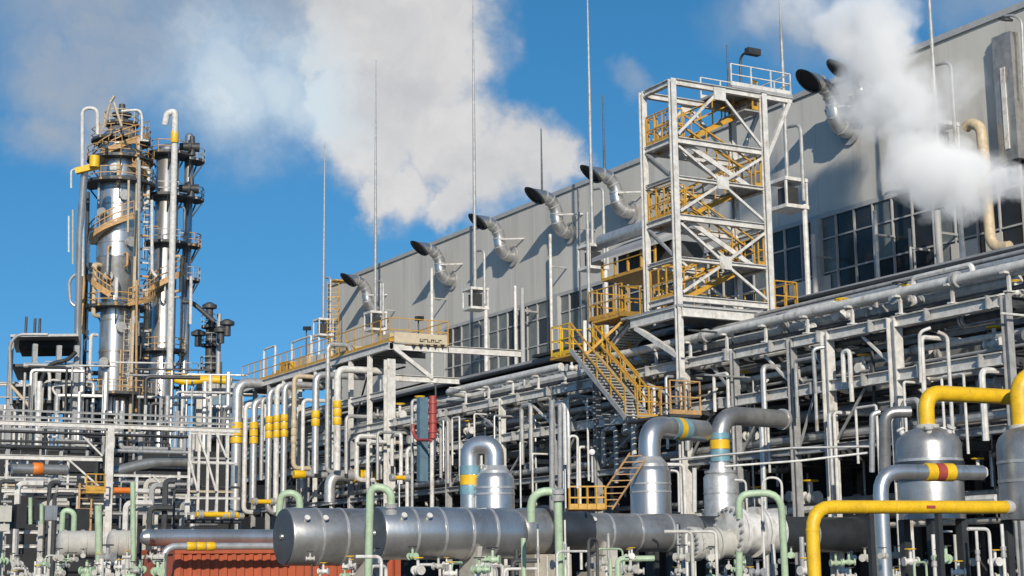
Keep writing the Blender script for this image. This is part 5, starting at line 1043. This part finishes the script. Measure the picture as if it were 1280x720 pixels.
for p, r, (x, y, r0, dn) in zip(pts, rr, SB):
    d = vm('DISTANCE', p2, tuple(p)); v = nd('ShaderNodeMapRange', interpolation_type='SMOOTHSTEP'); L.new(d, v.inputs[0])
    v.inputs[1].default_value = r*1.22; v.inputs[2].default_value = r*.62; v.inputs[3].default_value = 0; v.inputs[4].default_value = dn
    tot = v.outputs[0] if tot is None else mth('MAXIMUM', tot, v.outputs[0])
nr = nd('ShaderNodeMapRange'); L.new(nb_.outputs['Fac'], nr.inputs[0]); nr.inputs[1].default_value = .36; nr.inputs[2].default_value = .62; nr.inputs[3].default_value = .25; nr.inputs[4].default_value = 1.2
L.new(mth('MULTIPLY', mth('MULTIPLY', tot, nr.outputs[0]), 3.4), pv.inputs['Density'])
MATS['steam'] = SM
MB().span(lo, hi).build('steam_cloud', 'steam', None, 'white and grey steam plume drifting in front of the hall facade', 'steam', kind='stuff', smooth=False)
# ------------------------------------------------------------------ more life in the tangle under the canopy and along the rack front
for i in range(46):
    px = rnd.uniform(305, 480); X = XR+rnd.uniform(0, 6); yy = rnd.uniform(yc0, yc1); z1 = rnd.uniform(4, zC-.6); r = rnd.choice([.05, .07, .1, .13])
    if i % 2: P = [(X, yy, max(1, z1-rnd.uniform(1.5, 5))), (X, yy, z1), (X, yy+rnd.uniform(2, 6), z1)]
    else: P = [(X, yy, z1), (X, yy+rnd.uniform(4, 9), z1), (X, yy+rnd.uniform(4, 9), z1-rnd.uniform(1, 3))]
    mt_ = rnd.choice(['white_steel', 'grey_steel', 'pipe_cladding', 'dim_steel'])
    run('canopy_pipe', '%s %s pipe with %s under the canopy walkway, %s' % (thick(r, .06, .1), CN[mt_], 'a rising elbow' if i % 2 else 'a falling elbow', 'nearer the corner column' if yy < (yc0+yc1)/2 else 'nearer the open end'), P, r, mt_, 'pipes under the canopy walkway', seg=8)
for z in (zC-2.2, zC-4.0):
    for a, b in zip(yn, yn[1:]): MB().ibeam((XC, a+.14, z), (XC, b-.14, z), .16, .24).build('beam', 'white_steel', cp_, smooth=False)
for b in yn[1:]: MB().ibeam((XC, b, 0), (XC, b, zC-.2), .2, .2, up=Y_).build('column', 'white_steel' if rnd.random() < .5 else 'grey_steel', cp_, smooth=False)
for i in range(40):     # slim front droppers and hoops on the rack face
    y = rnd.uniform(ry(1270), ry(500)); z1 = rnd.choice([zU-.4, zL+.9, zL-.3, zB+1.0]); w_ = rnd.uniform(.3, 1.0); h = rnd.uniform(1.0, 3.0); X = XR-rnd.uniform(.2, .6)
    P = [(X, y, z1-h), (X, y, z1), (X, y+w_, z1), (X, y+w_, z1-h*rnd.uniform(.5, 1))] if i % 2 else [(X, y, max(.5, z1-h*1.8)), (X, y, z1), (X+1.5, y, z1)]
    mt_ = rnd.choice(['white_steel', 'pipe_cladding', 'white_steel', 'grey_steel'])
    run('front_hoop', '%s %s at rack front, %s' % (CN[mt_], 'pipe hoop' if i % 2 else 'pipe with a single bend', bay(y)), P, rnd.choice([.04, .055, .07, .09]), mt_, 'slim pipes on the rack front', seg=8)
# weld rings and bolted joints on the yellow pipes
def joint(owner, c, d, r, bolts=True):
    d = Vector(d).normalized(); c = Vector(c)
    MB().lathe(c-d*.05, d, [(0, r), (0, r*1.55), (.045, r*1.55), (.045, r*1.2), (.055, r*1.2), (.055, r*1.55), (.1, r*1.55), (.1, r)], 20).build('flange', 'yellow_paint', owner)
yh = [o for o in bpy.data.objects if o.name.startswith('yellow_header')][0]
a = on(1019, 740, D=20); b = on(1019, 633, D=20); e = on(1258, 634, D=21.5); rp = 8.6*mpp(a); s_ = V(a.x, a.y, b.z); ee = V(e.x, e.y, e.z); dd = (ee-s_).normalized()
for f in (.34, .80): c = s_+dd*f; MB().lathe(c, dd, [(0, rp), (.004, rp*1.035), (.014, rp*1.035), (.018, rp)], 24).build('weld_ring', 'yellow_paint', yh)
for f in (1.3, 2.2): MB().lathe(s_+dd*f, dd, [(0, rp), (.004, rp*1.03), (.012, rp*1.03), (.016, rp)], 24).build('weld_ring', 'yellow_paint', yh)
for f in (.9, 2.0):
    c = s_+dd*f; c.z -= rp; MB().box((c.x, c.y, c.z-.5), (.07, .07, 1.0)).build('pipe_support', 'dark_steel', yh, smooth=False)
# small bore lines, ladders and nozzles clinging to the far columns
for i in range(26):
    side = rnd.choice([0, 0, 1]); cc, rr_ = (ctr, R1) if side == 0 else (c2, 15*KP)
    a_ = rnd.uniform(-2.0, 2.0); y1 = rnd.uniform(180, 440); y0 = y1+rnd.uniform(15, 90); rad_ = (rr_ if (side or y0 < 318) else R1)+rnd.uniform(.25, .9)
    dr = RT*math.sin(a_)+TOC*math.cos(a_); p0 = V(cc.x, cc.y, zc(y0))+dr*rad_; p1 = V(cc.x, cc.y, zc(y1))+dr*rad_
    MB().tube([p0-dr*.5, p0, p1, p1-dr*.6], rnd.choice([.07, .1, .14, .18]), seg=8, bend=.3).build('side_line', rnd.choice(['white_steel', 'grey_steel', 'rust_orange', 'sand_paint', 'dark_steel']), cl if side else col)
for (own, cc, rr_, a_, ya, yb_) in ((col, ctr, R1, 1.35, 318, 225), (col, ctr, R2, .6, 498, 385), (cl, c2, 15*KP, -1.2, 440, 182)):
    dr = RT*math.sin(a_)+TOC*math.cos(a_); base_ = V(cc.x, cc.y, 0)+dr*(rr_+.45)
    ladder(own, base_+Z_*zc(ya), base_+Z_*zc(yb_), .6, 'sand_paint', dr)
for (y, a_) in ((240, .2), (262, -.7), (300, .5), (345, -.4), (410, .3), (455, -.5), (205, -.2)):
    rr_ = R1 if y < 318 else R2; dr = RT*math.sin(a_)+TOC*math.cos(a_); p = V(ctr.x, ctr.y, zc(y))+dr*(rr_-.1)
    MB().lathe(p, dr, [(0, .28), (.45, .28), (.45, .42), (.6, .42), (.62, .1)], 12).build('nozzle', 'grey_steel', col)
